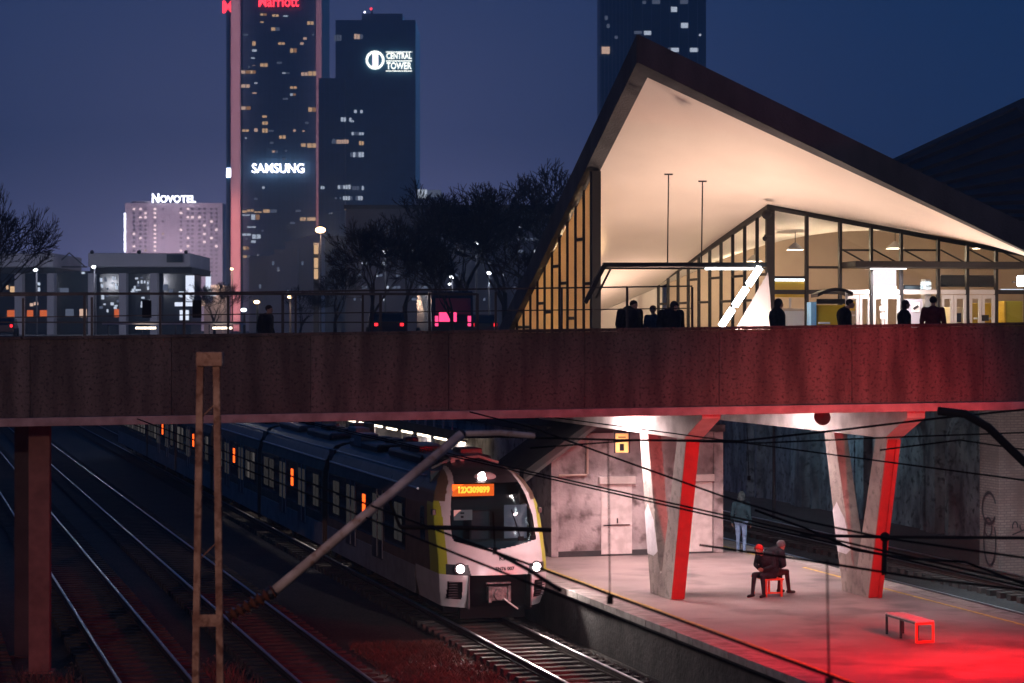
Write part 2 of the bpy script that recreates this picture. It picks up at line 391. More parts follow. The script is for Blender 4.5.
# platform
PZ = .96; PA0, PA1, PT0, PT1 = 16.0, 24.5, 22., 112.
mx = Matrix.Rotation(TH, 4, 'Z')
struct('platform', MB(mx).box(PA0+.5, PA1-.5, PT0, PT1, -.3, PZ), 'platform')
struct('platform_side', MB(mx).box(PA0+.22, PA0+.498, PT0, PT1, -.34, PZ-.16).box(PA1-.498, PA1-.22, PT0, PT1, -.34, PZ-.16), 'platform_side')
cop = MB(mx)
t = PT0
while t < PT1-.5:
    for a0, a1 in ((PA0, PA0+.497), (PA1-.497, PA1)): cop.box(a0, a1, t+.012, t+1.0, PZ-.158, PZ+.004+random.uniform(-.003, .003))
    t += 1.012
struct('platform_coping', cop, 'coping', bevel=.012)
def worn_strip(a0, a1, m, name, seed):
    mb = MB(mx); rnd = random.Random(seed); t = PT0
    while t < PT1:
        L = rnd.uniform(.5, 2.2)
        if rnd.random() > .1: mb.box(a0+rnd.uniform(-.01, .01), a1+rnd.uniform(-.012, .012), t, t+L-.01, PZ+.003, PZ+.008)
        t += L
    return struct(name, mb, m)
worn_strip(16.74, 16.87, 'yellow_line', 'yellow_line', 1)
worn_strip(23.60, 23.72, 'yellow_line', 'yellow_line', 2)

# ================================================================== ROAD BRIDGE
BR = R(5.7); BO = Vector((0, 49.2, 0))
bridge = thing('road_bridge', 'concrete road bridge above the tracks, its girder washed red at the right', 'bridge', BO, BR)
def btop(x): return 7.335+.0142*x
def bbot(x): return 5.62+.0128*x
x = -41.2; k = 0
while x < 28.5:
    x1 = x+3.06
    mb = MB(); vs = []
    for yy in (0, .45):
        vs += [(x+.005, yy, bbot(x)), (x1-.005, yy, bbot(x1)), (x1-.005, yy, btop(x1)), (x+.005, yy, btop(x))]
    mb.add(vs, [(0, 1, 2, 3), (4, 7, 6, 5), (0, 4, 5, 1), (3, 2, 6, 7), (0, 3, 7, 4), (1, 5, 6, 2)])
    link('girder_panel', mb, 'girder', bridge, bevel=.006)
    x = x1
def slope_box(x0, x1, y0, y1, f0, f1):
    vs = [(xx, yy, ff(xx)) for ff in (f0, f1) for yy in (y0, y1) for xx in (x0, x1)]
    return MB().add(vs, [(0, 2, 3, 1), (4, 5, 7, 6), (0, 1, 5, 4), (2, 6, 7, 3), (0, 4, 6, 2), (1, 3, 7, 5)])
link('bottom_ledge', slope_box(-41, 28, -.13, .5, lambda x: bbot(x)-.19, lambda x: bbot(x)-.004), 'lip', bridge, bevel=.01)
link('cap', slope_box(-41, 28, -.06, .55, lambda x: btop(x)+.004, lambda x: btop(x)+.075), 'girder', bridge, bevel=.01)
link('backing_wall', slope_box(-41, 28, .453, .6, bbot, lambda x: btop(x)-.004), 'dark_concrete', bridge)
link('deck', slope_box(-41, 28, .603, 14.5, lambda x: 5.62+.0128*x, lambda x: 6.42+.012*x), 'deck', bridge)
link('rear_girder', slope_box(-41, 28, 14.503, 14.9, lambda x: bbot(x)-.1, lambda x: 6.55+.012*x), 'dark_concrete', bridge)
for yy in (3.2, 6.0, 8.8, 11.6):
    link('floor_beam', slope_box(-41, 28, yy, yy+.35, lambda x: bbot(x)-.3, lambda x: bbot(x)-.003), 'dark_concrete', bridge)

# red signal-red hose line under the ledge
# steel column, left
def column(px, py, w, label, m):
    b = G(px, py, ZF); r = thing('steel_column', label, 'column', b, BR, 'steel columns carrying the left end of the bridge')
    h = bbot(b.x)-.195-ZF
    link('flange', MB().box(-w/2, w/2, -.2, -.17, .04, h), m, r); link('flange', MB().box(-w/2, w/2, .17, .2, .04, h), m, r)
    link('web', MB().box(-.02, .02, -.168, .168, .04, h), m, r)
    link('base_plate', MB().box(-w/2-.1, w/2+.1, -.3, .3, 0, .04), m, r)
column(40, 672, .46, 'reddish steel column standing between the tracks at the far left', 'old_red')
def column_at(loc, label, m):
    b = Vector(loc); r = thing('steel_column', label, 'column', b, BR, 'steel columns carrying the left end of the bridge')
    h = bbot(b.x)-.3-ZF
    link('flange', MB().box(-.2, .2, -.2, -.17, .04, h), m, r); link('flange', MB().box(-.2, .2, .17, .2, .04, h), m, r)
    link('web', MB().box(-.02, .02, -.168, .168, .04, h), m, r); link('base_plate', MB().box(-.3, .3, -.3, .3, 0, .04), m, r)
column_at((-11.6, 52.3, ZF), 'dark steel column right behind the reddish one', 'dark_concrete')
column_at((-15.4, 61.6, ZF), 'slim dark column under the rear edge of the bridge, near the train end', 'dark_concrete')

# V piers of the platform
def vpier(px, py, far_top, label, ribs):
    b = G(px, py, PZ); r = thing('concrete_pier', label, 'bridge pier', b, TH, 'V-shaped piers standing on the platform')
    th = .34; h = 4.85-PZ; Ht = h
    def lean(t0, t1, z): return t0+(t1-t0)*z/h
    # apex rounded
    ap = [(.62, .72), (.66, .61), (.74, .56), (.82, .60), (.87, .70)]
    near = [(0, 0), (-1.05, h), (-.43, h)]+ap[:3]+[(.74, 0)]
    far = [(.74, 0), (.74, .56)]+ap[3:]+[(far_top-.62, h), (far_top, h), (1.5, 0)]
    ry = Matrix(((0, 1, 0, 0), (1, 0, 0, 0), (0, 0, 1, 0), (0, 0, 0, 1)))         # polygon runs along the tracks, thickness across
    whole = [(0, 0), (-1.05, h), (-.43, h)]+ap+[(far_top-.62, h), (far_top, h), (1.5, 0)]
    link('v_strut', MB(ry).prism(whole, 0, th), 'concrete', r, bevel=.012)
    # beam over the pier, with the cantilevered end towards the girder
    beam = [(-1.05, h+.003), (-2.25, h+.52), (-2.25, h+.74), (11., h+.74), (11., h+.003)]
    link('cap_beam', MB(ry).prism(beam, -.06, th+.06), 'concrete_white', r, bevel=.012)
    # red outer face of the near arm
    d = Vector((-1.05, h)); n_ = d.normalized(); nn = Vector((-n_.y, n_.x))
    f = MB(ry)
    p0 = Vector((0, 0))+n_*.02; p1 = n_*(d.length-.03)
    if ribs:
        for y0, y1, dep in ((.0, .10, .05), (.102, .235, .02), (.237, .34, .05)):
            f.prism([tuple(p0+nn*.003), tuple(p1+nn*.003), tuple(p1+nn*dep), tuple(p0+nn*dep)], y0, y1)
    else:
        f.prism([tuple(p0+nn*.003), tuple(p1+nn*.003), tuple(p1+nn*.012), tuple(p0+nn*.012)], .004, .336)
    link('red_face', f, 'red_paint', r, label='bright red painted outer face')
    # pale paint patch on the far arm
    def edge_out(z): return 1.5+(far_top-1.5)*z/h
    def edge_in(z): return .87+(far_top-.62-.87)*(z-.7)/(h-.7)
    z0, z1 = .95, 2.05
    poly = [(edge_out(z0)-.01, z0), (edge_out(z1)-.01, z1-.1), (edge_out(z1)-.25, z1+.12), (edge_in(z1)+.02, z1-.25), (edge_in(z0)+.01, z0+.12), (edge_in(z0)+.3, z0-.02)]
    link('paint_patch', MB(ry).prism(poly, -.006, -.003), 'white_paint', r, label='pale painted-over patch')
    return r
vpier(671, 600, 2.3, 'V-shaped concrete pier with a smooth red face, in front of the pale stair wall', False)
vp2 = vpier(868, 598, 2.6, 'V-shaped concrete pier with a ribbed red face, between the seated pair and the slatted bench', True)

# round signal horn on the right pier beam
sp = P(822, 418, 52.3)
r = thing('loudspeaker', 'small dark round loudspeaker hanging under the girder above the right pier', 'loudspeaker', sp)
link('horn', MB(Matrix.Rotation(R(70), 4, 'X')).lathe([(.05, -.16), (.1, -.1), (.17, 0), (.2, .05), (.17, .06), (.08, 0)]), mat('speaker_brown', (.08, .03, .03), .6), r, smooth=True)
link('bracket', MB().bar((0, .05, .02), (0, .1, .42), .04), 'black_metal', r)

# ================================================================== STAIR ENCLOSURE under the bridge
st = thing('stair_enclosure', 'stained pale plaster enclosure of the platform stairs, between train and left pier', 'stair enclosure', T(17.8, 59.7, PZ), TH)
link('wall', MB().box(.22, 4.9, 0, .3, 0, 3.5), 'plaster', st)
link('side_wall', MB().box(4.905, 5.2, -.06, 14, 0, 3.5).box(0, .218, -.06, 14, 0, 3.5), 'plaster', st, bevel=.02)
link('top_slab', MB().box(-.1, 5.3, .05, 14, 3.503, 3.7), 'dark_concrete', st)
d = link('door', MB().box(1.5, 2.42, -.035, -.003, .05, 2.03), 'white_trim', st)
link('lintel', MB().box(1.42, 2.5, -.14, -.003, 2.05, 2.26), 'concrete_white', st, bevel=.01)
link('door_bar', MB().box(1.56, 2.36, -.06, -.037, .86, .89), 'dark_metal', d)
link('handle', MB().box(1.96, 1.99, -.08, -.037, .93, 1.07), 'dark_metal', d)
d = link('door', MB().box(4.0, 4.86, -.035, -.003, .05, 2.05), 'white_trim', st)
link('lintel', MB().box(3.92, 4.9, -.14, -.003, 2.08, 2.28), 'concrete_white', st, bevel=.01)
link('conduit', MB().tube([(.22, -.08, 2.32), (1.05, -.08, 2.32), (1.07, -.08, 2.36), (1.07, -.08, 3.42)], .035), mat('conduit', (.4, .3, .25), .5), st)
link('plinth', MB().box(.23, 4.895, -.03, -.004, 0, .16), 'dark_concrete', st)
# sloping stair soffit in front of it
so = thing('stair_flight', 'dark ribbed underside of the stair flight coming down beside the train roof', 'stairs', T(17.5, 57.4, 3.6), TH)
mb = MB(); mb.prism([(-1.2, -.25), (1.7, 1.85), (1.7, 2.0), (-1.2, -.02)], -.2, 3.0)
link('stair_slab', mb, 'dark_concrete', so)
for k in range(7):
    y = -.15+k*.48; link('rib', MB().prism([(-1.15, -.335), (1.68, 1.715), (1.68, 1.83), (-1.15, -.22)], y, y+.09), mat('stair_rib', (.13, .125, .125), .8), so)
# hanging yellow sign
yb = thing('platform_sign', 'small yellow hanging platform sign under the white beam', 'sign', P(622, 443, 57.5))
link('panel', MB().box(-.17, .17, -.03, .03, -.25, .25), mat('sign_yellow', (.85, .55, .16), .5), yb, bevel=.01)
link('mark', MB().box(-.06, .05, -.036, -.032, -.2, -.02).box(-.1, .1, -.036, -.032, .06, .09).box(-.1, .1, -.036, -.032, .14, .17), 'black_metal', yb)
link('frame', MB().box(-.21, -.173, -.03, .03, -.26, .9).box(.173, .21, -.03, .03, -.26, .9), 'dark_metal', yb)

# under-bridge lamps (lit)
def tube_lamp(loc, rz, power, label, color=(1, .78, .76), L=1.5, spread=125, tilt=0):
    r = thing('fluorescent_lamp', label, 'lamp', loc, rz, 'fluorescent lamps under the bridge')
    link('housing', MB().box(-.09, .09, -L/2, L/2, .03, .12), 'frame_light', r)
    link('tube', MB().tube([(0, -L/2+.05, 0), (0, L/2-.05, 0)], .028), 'tube_white', r)
    lamp('lamp_light', 'AREA', Vector(loc)+Vector((0, 0, -.04)), power, color, r, .2, L, aim=Vector(loc)+Vector((tilt*CT, tilt*ST, -1)), spread=spread)
for k, (a, t, z, w, spr, lb) in enumerate(((16.7, 52.2, 5.3, 420, 179, 'lamp under the bridge left of the left pier, above the platform edge'), (19.6, 57.0, 5.4, 190, 125, 'lamp under the bridge right in front of the stair wall'),
        (20.6, 52.2, 5.4, 260, 170, 'lamp under the bridge between the two piers'), (23.4, 56.0, 5.4, 130, 125, 'lamp under the bridge above the standing person'), (29.6, 57.5, 5.4, 260, 150, 'lamp under the bridge above the far tracks by the brick pier'),
        (19.3, 48.6, 5.52, 45, 130, 'lamp close behind the girder in front of the left pier'), (23.6, 47.1, 5.55, 35, 130, 'lamp close behind the girder in front of the right pier'))):
    tube_lamp(T(a, t, z), TH, w, lb, (.62, .85, 1) if a > 25 else (1, .71, .70), 1.5, spr, .9 if k in (0, 2) else 0)

# ================================================================== PLATFORM CANOPY beyond, with its row of lit lamps
pc = thing('platform_canopy', 'long low platform canopy behind the train with a row of warm lamps along its edge', 'canopy', T(17.0, 66, PZ), TH)
link('roof', MB().box(-.2, 6.6, 0, 44, 3.08, 3.2), 'dark_concrete', pc)
link('edge_beam', MB().box(-.25, -.203, 0, 44, 3.0, 3.3), 'dark_metal', pc)
for k in range(9): link('post', MB().box(3.0, 3.2, 1+k*5.2, 1.2+k*5.2, 0, 2.947), 'dark_metal', pc)
for k in range(26): link('slat', MB().box(-.3, -.255, .8+k*1.2, .92+k*1.2, 3.31, 4.3), 'grey_building', pc)
for k in range(13):
    c = T(17.05, 67.3+k*2.45, 3.86)
    r = thing('canopy_lamp', 'warm tube lamp in the row under the platform canopy edge behind the train', 'lamp', c, TH, 'tube lamps along the platform canopy')
    link('tube', MB().tube([(0, -.75, 0), (0, .75, 0)], .04), 'tube_warm', r); link('housing', MB().box(-.06, .06, -.8, .8, .045, .1), 'frame_light', r)
for k in range(3): lamp('canopy_light', 'AREA', T(18.0, 70+k*10, 3.8), 260, (1, .86, .78), pc, 1., 8., aim=T(19.2, 70+k*10, 0))
for k, (t0, t1, lb, m) in enumerate(((68.5, 73, 'pale kiosk nearest on the far platform, behind the train roof', 'white_trim'), (77, 85, 'wide pale kiosk in the middle of the far platform', 'white_trim'), (90, 99, 'farthest pale kiosk on the platform behind the train', 'plaster'))):
    r = thing('platform_kiosk', lb, 'kiosk', T(19.2, t0, PZ), TH, 'kiosks on the platform behind the train')
    link('wall', MB().box(0, 2.4, 0, t1-t0, 0, 2.93), m, r)
    for j in range(int((t1-t0)/1.6)): link('window', MB().box(-.03, -.003, .5+j*1.6, 1.3+j*1.6, 1.2, 2.7), 'dark_glass' if j % 2 else 'grey_building', r)

# ================================================================== RIGHT SIDE: retaining wall, brick pier
rw = thing('retaining_wall', 'dark stone retaining wall with arched recesses along the far tracks', 'retaining wall', T(38.4, 40, ZF), TH)
link('wall', MB().box(0, .58, 0, 140, 0, 7.2), 'stone_wall', rw)
ry = Matrix(((0, 1, 0, 0), (1, 0, 0, 0), (0, 0, 1, 0), (0, 0, 0, 1)))
for k in range(12):
    y = 12+k*6.4
    arc = [(y+2.2+2.0*math.cos(a*math.pi/10), 3.2+1.5*math.sin(a*math.pi/10)) for a in range(11)]
    outer = [(y+2.2+2.3*math.cos(a*math.pi/10), 3.2+1.85*math.sin(a*math.pi/10)) for a in range(11)]
    pts = [(y+4.5, 0)]+outer+[(y-.1, 0), (y+.2, 0)]+arc[::-1]+[(y+4.2, 0)]
    link('arch', MB(ry).prism(pts, -.28, -.003), 'stone_wall', rw)
    link('pilaster', MB().box(-.5, -.003, y+4.9, y+5.7, 0, 6.6), 'stone_wall', rw, bevel=.03)
pp = thing('painted_patch', 'small pale paint patch on the dark retaining wall, left of the ribbed pier', 'paint patch', T(38.08, 100.5, 3.4), TH)
link('patch', MB(ry).prism([(-.6, -1), (.5, -.9), (.6, .9), (-.2, 1.1), (-.6, .5)], -.003, 0), 'pale_patch', pp)
bp = bpier = thing('brick_pier', 'pale old brick pier with painted curls at the right edge', 'pier', T(33.3, 62.4, ZF), TH)
link('brickwork', MB().box(0, 4.2, 0, 1.3, 0, 6.0), 'brick', bp)
link('corner_stone', MB().box(-.03, .2, -.03, .2, 0, 6.0), 'brick', bp)
def curl(mb, pts, w, y, flat):
    for i in range(len(pts)-1):
        (x0, z0), (x1, z1) = pts[i], pts[i+1]; dx, dz = x1-x0, z1-z0; L = math.hypot(dx, dz) or 1; nx, nz = -dz/L*w/2, dx/L*w/2
        q = [(x0-nx, z0-nz), (x1-nx, z1-nz), (x1+nx, z1+nz), (x0+nx, z0+nz)]
        mb.add([((a_, y, b_) if flat else (y, a_, b_)) for a_, b_ in q], [(0, 1, 2, 3)])
g = MB()
def arcpts(cx, cz, rx, rz, a0, a1, n=14): return [(cx+rx*math.cos(R(a0+(a1-a0)*i/n)), cz+rz*math.sin(R(a0+(a1-a0)*i/n))) for i in range(n+1)]
curl(g, arcpts(.6, 2.1, .45, .5, 160, -150), .1, -.034, False); curl(g, arcpts(.55, 1.05, .4, .75, 140, 420), .09, -.037, False); curl(g, arcpts(.65, 1.5, .25, .3, 0, 330), .07, -.04, False)
link('painted_curls', g, 'graffiti', bp)
g = MB()
for k in range(5):
    x0 = .55+k*.26; curl(g, arcpts(x0, 1.55+.03*k, .09, .16, 200-k*30, 200-k*30+(240 if k % 2 else -210)), .05, -.008-.001*k, True)
curl(g, [(.45, 1.3), (1.0, 1.5), (1.9, 1.75)], .045, -.015, True)
link('painted_scrawl', g, 'graffiti', bp)

# ================================================================== OVERHEAD LINE: mast, cantilevers, wires
MZ = 24.
def ma(px, py, Z=MZ): return P(px, py, Z)
m0 = P(207.5, 330, MZ); m0.z = ZF
ms = thing('catenary_mast', 'rusty narrow two-legged catenary mast standing in front of the bridge', 'catenary mast', m0)
bz = ZF-m0.z
def ml(px, py, Z=MZ): return P(px, py, Z)-m0
def leg(px0, px1):
    top = ml(px1, 356); bot = ml(px0, 820); bot.z = 0
    mb = MB(); d = .075
    mb.bar(bot+Vector((-.03, 0, 0)), top+Vector((-.03, 0, 0)), .012, d); mb.bar(bot+Vector((0, -.035, 0)), top+Vector((0, -.035, 0)), .072, .012); mb.bar(bot+Vector((0, .035, 0)), top+Vector((0, .035, 0)), .072, .012)
    return link('leg', mb, 'rust', ms)
leg(190.5, 200.5); leg(224.5, 216.5)
link('top_plate', MB().box(ml(197, 0).x, ml(223, 0).x, -.08, .08, ml(0, 366).z, ml(0, 352).z), 'rust', ms, bevel=.006)
for y0, y1, s in ((420, 400, 1), (560, 540, -1)):
    link('lacing_bar', MB().bar(ml(199, y0), ml(219, y1), .03, .012), 'rust', ms)
link('batten', MB().box(ml(193, 0).x, ml(222, 0).x, -.05, -.04, ml(0, 626).z, ml(0, 614).z), 'rust', ms)
link('foundation', MB().box(-.35, .35, -.3, .3, 0, .25), 'dark_concrete', ms)
ct = thing('cantilever_arm', 'long grey cantilever tube leaning up from the rusty mast across the train side', 'cantilever', ml(224, 618)+m0)
o0 = ml(224, 618)+m0
def cl(px, py, Z): return P(px, py, Z)-o0
link('tube', MB().tube([cl(273, 592, 24.15), cl(462, 434, 24.7)], .055), 'grey_tube', ct, smooth=True)
ins = MB(); a0, a1 = cl(228, 617, 24.0), cl(273, 592, 24.15)
n = 14
ins.tube([a0.lerp(a1, i/n) for i in range(n+1)], [.035 if i % 2 else .085 for i in range(n+1)], 10)
link('insulator', ins, 'insulator', ct)
link('top_tie', MB().tube([cl(462, 434, 24.7), cl(500, 433, 24.9), cl(534, 436, 25.1)], .035), 'grey_tube', ct)
link('clamp', MB().ball(cl(462, 434, 24.7), .05, 10, 6), 'dark_metal', ct); link('clamp', MB().ball(cl(271, 593, 24.15), .075, 10, 6), 'dark_metal', ct)
link('steady_arm', MB().tube([cl(400, 527, 24.6), cl(470, 528, 24.75), cl(551, 530, 24.9)], .026).tube([cl(400, 527, 24.6), cl(388, 497, 24.48)], .018), 'black_metal', ct)

# hidden mast at the right and its arm reaching into view
r0 = P(1330, 330, 26.); r0.z = PZ
mr = thing('catenary_mast', 'dark catenary mast just outside the right edge, carrying the arm over the tracks', 'catenary mast', r0)
def rl(px, py, Z): return P(px, py, Z)-r0
link('mast', MB().box(-.12, .12, -.12, .12, 0, 7.2), 'dark_metal', mr)
link('steady_arm', MB().tube([rl(800, 535, 25.6), rl(885, 537, 25.7), rl(1335, 540, 26)], .019), 'black_metal', mr)
link('curved_arm', MB().tube([rl(938, 411, 25.8), rl(965, 414, 25.8), rl(988, 427, 25.8), rl(1024, 462, 25.9), rl(1100, 520, 26), rl(1130, 540, 26)], .05), 'black_metal', mr, smooth=True)
link('clamp', MB().ball(rl(885, 537, 25.7), .06, 10, 6).tube([rl(885, 537, 25.7), rl(884, 575, 25.7)], .03), 'black_metal', mr)

def wire(pts, rad, label, group='overhead wires'):
    o = MB().tube(pts, rad, 6); c = Vector(pts[0]); o.v = [v-c for v in o.v]
    w = link('overhead_wire', o, 'wire'); w.location = c; tag(w, label, 'wire', group); return w
def tw(a, z, t0, t1): return [T(a, t0+(t1-t0)*i/12, z) for i in range(13)]
def sag(a, z0, z1, dip, t0, t1):
    return [T(a, t0+(t1-t0)*i/24, z0+(z1-z0)*i/24-dip*4*(i/24)*(1-i/24)) for i in range(25)]
wire(tw(5.0, 5.32, 8, 110), .011, 'lower of the twin wires running along the dark platform side')
wire(tw(5.06, 5.45, 8, 110), .011, 'upper of the twin wires running along the dark platform side')
wire(tw(8.95, 5.28, 10, 110), .011, 'thin wire crossing below the door of the stair wall, first of a pair')
wire(tw(9.03, 5.30, 10, 110), .011, 'thin wire crossing below the door of the stair wall, second of a pair')
wire(tw(14.3, 5.42, 18, 110), .013, 'thin wire crossing both red pier faces just under the beam')
wire([P(470, 412, 36), P(530, 427, 31), P(638, 466, 27.5), P(722, 496, 25.3), P(800, 520, 23.5), P(885, 538, 22), P(1040, 560, 20)], .012, 'thick dark cable sagging from the girder across the left pier')
wire([P(755, 510, 26), P(805, 528, 25.7), P(855, 550, 25.6), P(905, 558, 25.6), P(965, 562, 25.7), P(1040, 590, 25.8)], .015, 'thick dark cable under the steady arm at the right, with a slack curve')
wire([P(470, 436, 30), P(620, 440, 30), P(740, 441, 30), P(840, 430, 30), P(940, 418, 30), P(1040, 408, 30)], .016, 'cable running nearly level just below the girder at the right')
wire([P(530, 448, 30), P(640, 440, 30), P(760, 443, 30), P(900, 437, 30), P(1040, 432, 30)], .012, 'thin slack cable under the girder, crossing both pier tops')
wire([P(700, 545, 22), P(820, 562, 21), P(920, 578, 20.5), P(1040, 592, 20)], .012, 'thin cable below the steady arm, sloping to the right edge')
wire([P(455, 540, 24.8), P(493, 551, 20), P(527, 569, 17.5), P(560, 590, 16)], .016, 'short dark cable crossing the white front of the train')
wire([P(880, 450, 30), P(960, 440, 30), P(1040, 452, 30)], .012, 'slack cable in front of the brick pier')
def dropper(px, y0, y1, Z, label):
    c = P(px, y0, Z); d = thing('dropper_wire', label, 'wire', c, 0, 'hanging dropper wires')
    e = P(px+2, y1, Z)-c
    link('wire', MB().tube([(0, 0, 0), e], .006, 6), 'wire', d); link('clamp', MB().box(-.022, .022, -.02, .02, e.z-.03, e.z+.03, Matrix.Translation((e.x, 0, 0))), 'black_metal', d)
dropper(608, 440, 600, 16.2, 'thin hanging dropper wire in front of the stair wall door')
dropper(827, 560, 683, 13.2, 'thin hanging dropper wire in front of the platform edge at lower right')
dropper(493, 512, 551, 19.5, 'short dropper wire in front of the windscreen')
dropper(747, 428, 478, 30, 'short dropper wire left of the right pier')

# red railway signal just outside the right edge: it throws the red light
sg = Vector((10.9, 40.2, PZ))
r = thing('railway_signal', 'railway signal showing red, just outside the right edge of the platform', 'signal', sg, R(150))
link('post', MB().tube([(0, 0, 0), (0, 0, 4.2)], .06), 'dark_metal', r)
link('head', MB().box(-.18, .18, -.1, .12, 3.5, 4.4), 'black_metal', r, bevel=.03)
link('lens', MB(Matrix.Translation((0, -.12, 3.8)) @ Matrix.Rotation(R(90), 4, 'X')).lathe([(.09, -.01), (.09, .02), (.02, .03)]), 'red_lens', r)
lamp('red_light', 'SPOT', sg+Vector((-.1, .3, 3.9)), 6000, (1, .004, .006), r, .12, aim=(7.2, 44.0, .96), spot=100, blend=1.)
lamp('red_light', 'SPOT', sg+Vector((-.18, .32, 2.75)), 3000, (1, .006, .008), r, .12, aim=(8.0, 49.5, 4.6), spot=52, blend=1.)
fl_ = r0+Vector((-.3, .3, 6.6))
link('fill_light', MB(Matrix.Translation((-.3, .2, 6.6))).box(-.25, .25, -.1, .05, -.18, .18), 'dark_metal', mr)  # added lamp housing out of view, made up to carry the fill beams
lamp('fill_beam', 'SPOT', fl_+Vector((.3, .1, 0)), 2600, (1, .78, .72), mr, .25, aim=(6.6, 53, 3.0), spot=24, blend=1.)  # added fill brightening the V piers and the seated pair
lamp('fill_beam', 'SPOT', fl_, 15000, (1, .80, .83), mr, .2, aim=P(492, 560, 54), spot=11.5, blend=1.)  # added narrow fill brightening the train front
lamp('pier_fill', 'SPOT', T(29.6, 57.5, 5.2), 520, (1, .84, .84), bpier, .2, aim=T(33.2, 62.4, 2.2), spot=80, blend=1.)  # added spot without a fitting of its own, brightens the brick pier
yl = T(34.6, 84, ZF); r = thing('added_yard_lamp', 'added yard lamp brightening the retaining wall behind the bridge', 'lamp', yl, TH)  # lamp added to lift the dark retaining wall
link('pole', MB().tube([(0, 0, 0), (0, 0, 6.0)], [.08, .05], 8), 'dark_metal', r); link('lamp_head', MB().box(-.25, .25, -.15, .15, 6.0, 6.12), 'lamp_white', r)
lamp('wall_fill', 'POINT', yl+Vector((0, 0, 5.8)), 260, (.42, .78, 1), r, .15)
# ================================================================== TRAIN
TA, TN = 14.5, 53.0
train = thing('commuter_train', 'pale commuter train with lit headlights and orange display coming out from under the bridge', 'train', T(TA, TN, 0), TH)
def interp(tab, z):
    if z <= tab[0][0]: return tab[0][1]
    for (a, b), (c, d) in zip(tab, tab[1:]):
        if z <= c: k = (z-a)/(c-a); k = k*k*(3-2*k)*.35+k*.65; return b+(d-b)*k
    return tab[-1][1]
WT = [(.45, 1.30), (.9, 1.39), (1.3, 1.41), (2.5, 1.41), (2.9, 1.385), (3.2, 1.31), (3.5, 1.17), (3.72, .99), (3.88, .75), (3.97, .48), (4.0, .25)]
PT = [(.45, .22), (.8, .06), (1.15, 0.), (1.5, .04), (1.75, .12), (2.0, .25), (2.6, .56), (3.2, .92), (3.45, 1.12), (3.65, 1.42), (3.82, 1.9), (3.94, 2.6), (4.0, 3.2)]
YB = 3.3
def nose(u, z):                       # u in [-2,2]: the front between -1 and 1, the flanks beyond
    w = interp(WT, z); p = interp(PT, z)
    au = min(1., abs(u)); s = 1 if u >= 0 else -1
    y = p+.10*au**2+.62*au**4.2
    if p > 1.4: y = min(y, YB-.02)
    x = s*w*(au if au < 1 else 1)
    if abs(u) > 1:
        k = abs(u)-1; y = y+(YB-y)*k
    return x, y, z
def mask_half(z):                     # half width of the dark windscreen mask
    return interp([(1.9, .98), (2.2, 1.10), (2.6, 1.09), (3.1, 1.0), (3.4, .9), (3.6, .78)], z)
def region(u, z):
    x, y, _ = nose(u, z); ax = abs(x)
    if abs(u) <= 1:
        mb_ = 1.90+.20*min(1, ax/1.05)**1.2
        if z > 3.50: return 'roof_fairing' if ax < mask_half(3.5)*1.02-(z-3.5)*.35 or z > 3.86 else ('pillar_stripe' if ax < mask_half(3.5)*1.02-(z-3.5)*.35+.11 else 'flank')
        if z > mb_ and ax < mask_half(z):
            return 'windscreen' if z < 3.16 or z > 3.44 or True else 'x'
        if z > mb_-.05 and ax < mask_half(z)+.13+.02*(3-z): return 'pillar_stripe'
        if z > 1.55: 
            if ax < mask_half(1.95)-.02-(1.95-min(z, 1.95))*.35 : return 'front_bib'
            return ('green_corner' if ax > 1.24 else 'pillar_stripe') if z < 3.05 else 'flank'
        if z > 1.28:
            if ax < .80-(1.55-z)*.25: return 'front_bib'
            if ax < 1.27: return 'light_housing'
            return 'green_corner'
        if ax < .80: return 'coupler_recess'
        if .93 < ax < 1.25 and .66 < z < 1.12: return 'grille_bed'
        return 'lower_cowl'
    k = abs(u)-1
    if z < 1.28: return 'lower_cowl'
    if z > 3.3: return 'roof_shoulder'
    if k < .34 and z < 3.0: return 'green_corner'
    if .5 < k < .8 and 2.0 < z < 2.85: return 'side_window'
    return 'flank'
RM = dict(roof_fairing='train_dark', pillar_stripe='train_white', flank='train_grey', windscreen='screen_glass', front_bib='train_white', green_corner='train_green',
          light_housing='train_dark', coupler_recess='grille', grille_bed='grille', lower_cowl='train_white', roof_shoulder='roof_blue', side_window='train_glass')
us = [-2+i*.08 for i in range(12)]+[-1.04]+[-1+i/75 for i in range(151)]+[1.04]+[1.12+i*.08 for i in range(12)]
us[-1] = 2.0
zs = [.45+i*(3.55/150) for i in range(151)]
parts = {}
V = [[nose(u, z) for u in us] for z in zs]
for j in range(len(zs)-1):
    for i in range(len(us)-1):
        rg = region((us[i]+us[i+1])/2, (zs[j]+zs[j+1])/2)
        if rg in ('green_corner', 'flank', 'grille_bed', 'light_housing', 'roof_shoulder', 'side_window', 'pillar_stripe', 'lower_cowl'): rg += '+' if us[i] >= 0 else '-'
        d = parts.setdefault(rg, (dict(), [], []))
        q = []
        for jj, ii in ((j, i), (j, i+1), (j+1, i+1), (j+1, i)):
            if (jj, ii) not in d[0]: d[0][(jj, ii)] = len(d[1]); d[1].append(V[jj][ii])
            q.append(d[0][(jj, ii)])
        d[2].append(tuple(q))
cab = None
NOSE = {}
for rgk in parts:
    d = parts[rgk]; rg = rgk.rstrip('+-'); mb = MB(); mb.v = [Vector(v) for v in d[1]]; mb.f = d[2]
    if rg in ('coupler_recess', 'grille_bed'):
        for v in mb.v: v.y += .28 if rg == 'coupler_recess' else .05
    o = link({'flank': 'cab_side'}.get(rg, rg), mb, RM[rg], train, smooth=True, fixn=False); NOSE[rg] = o
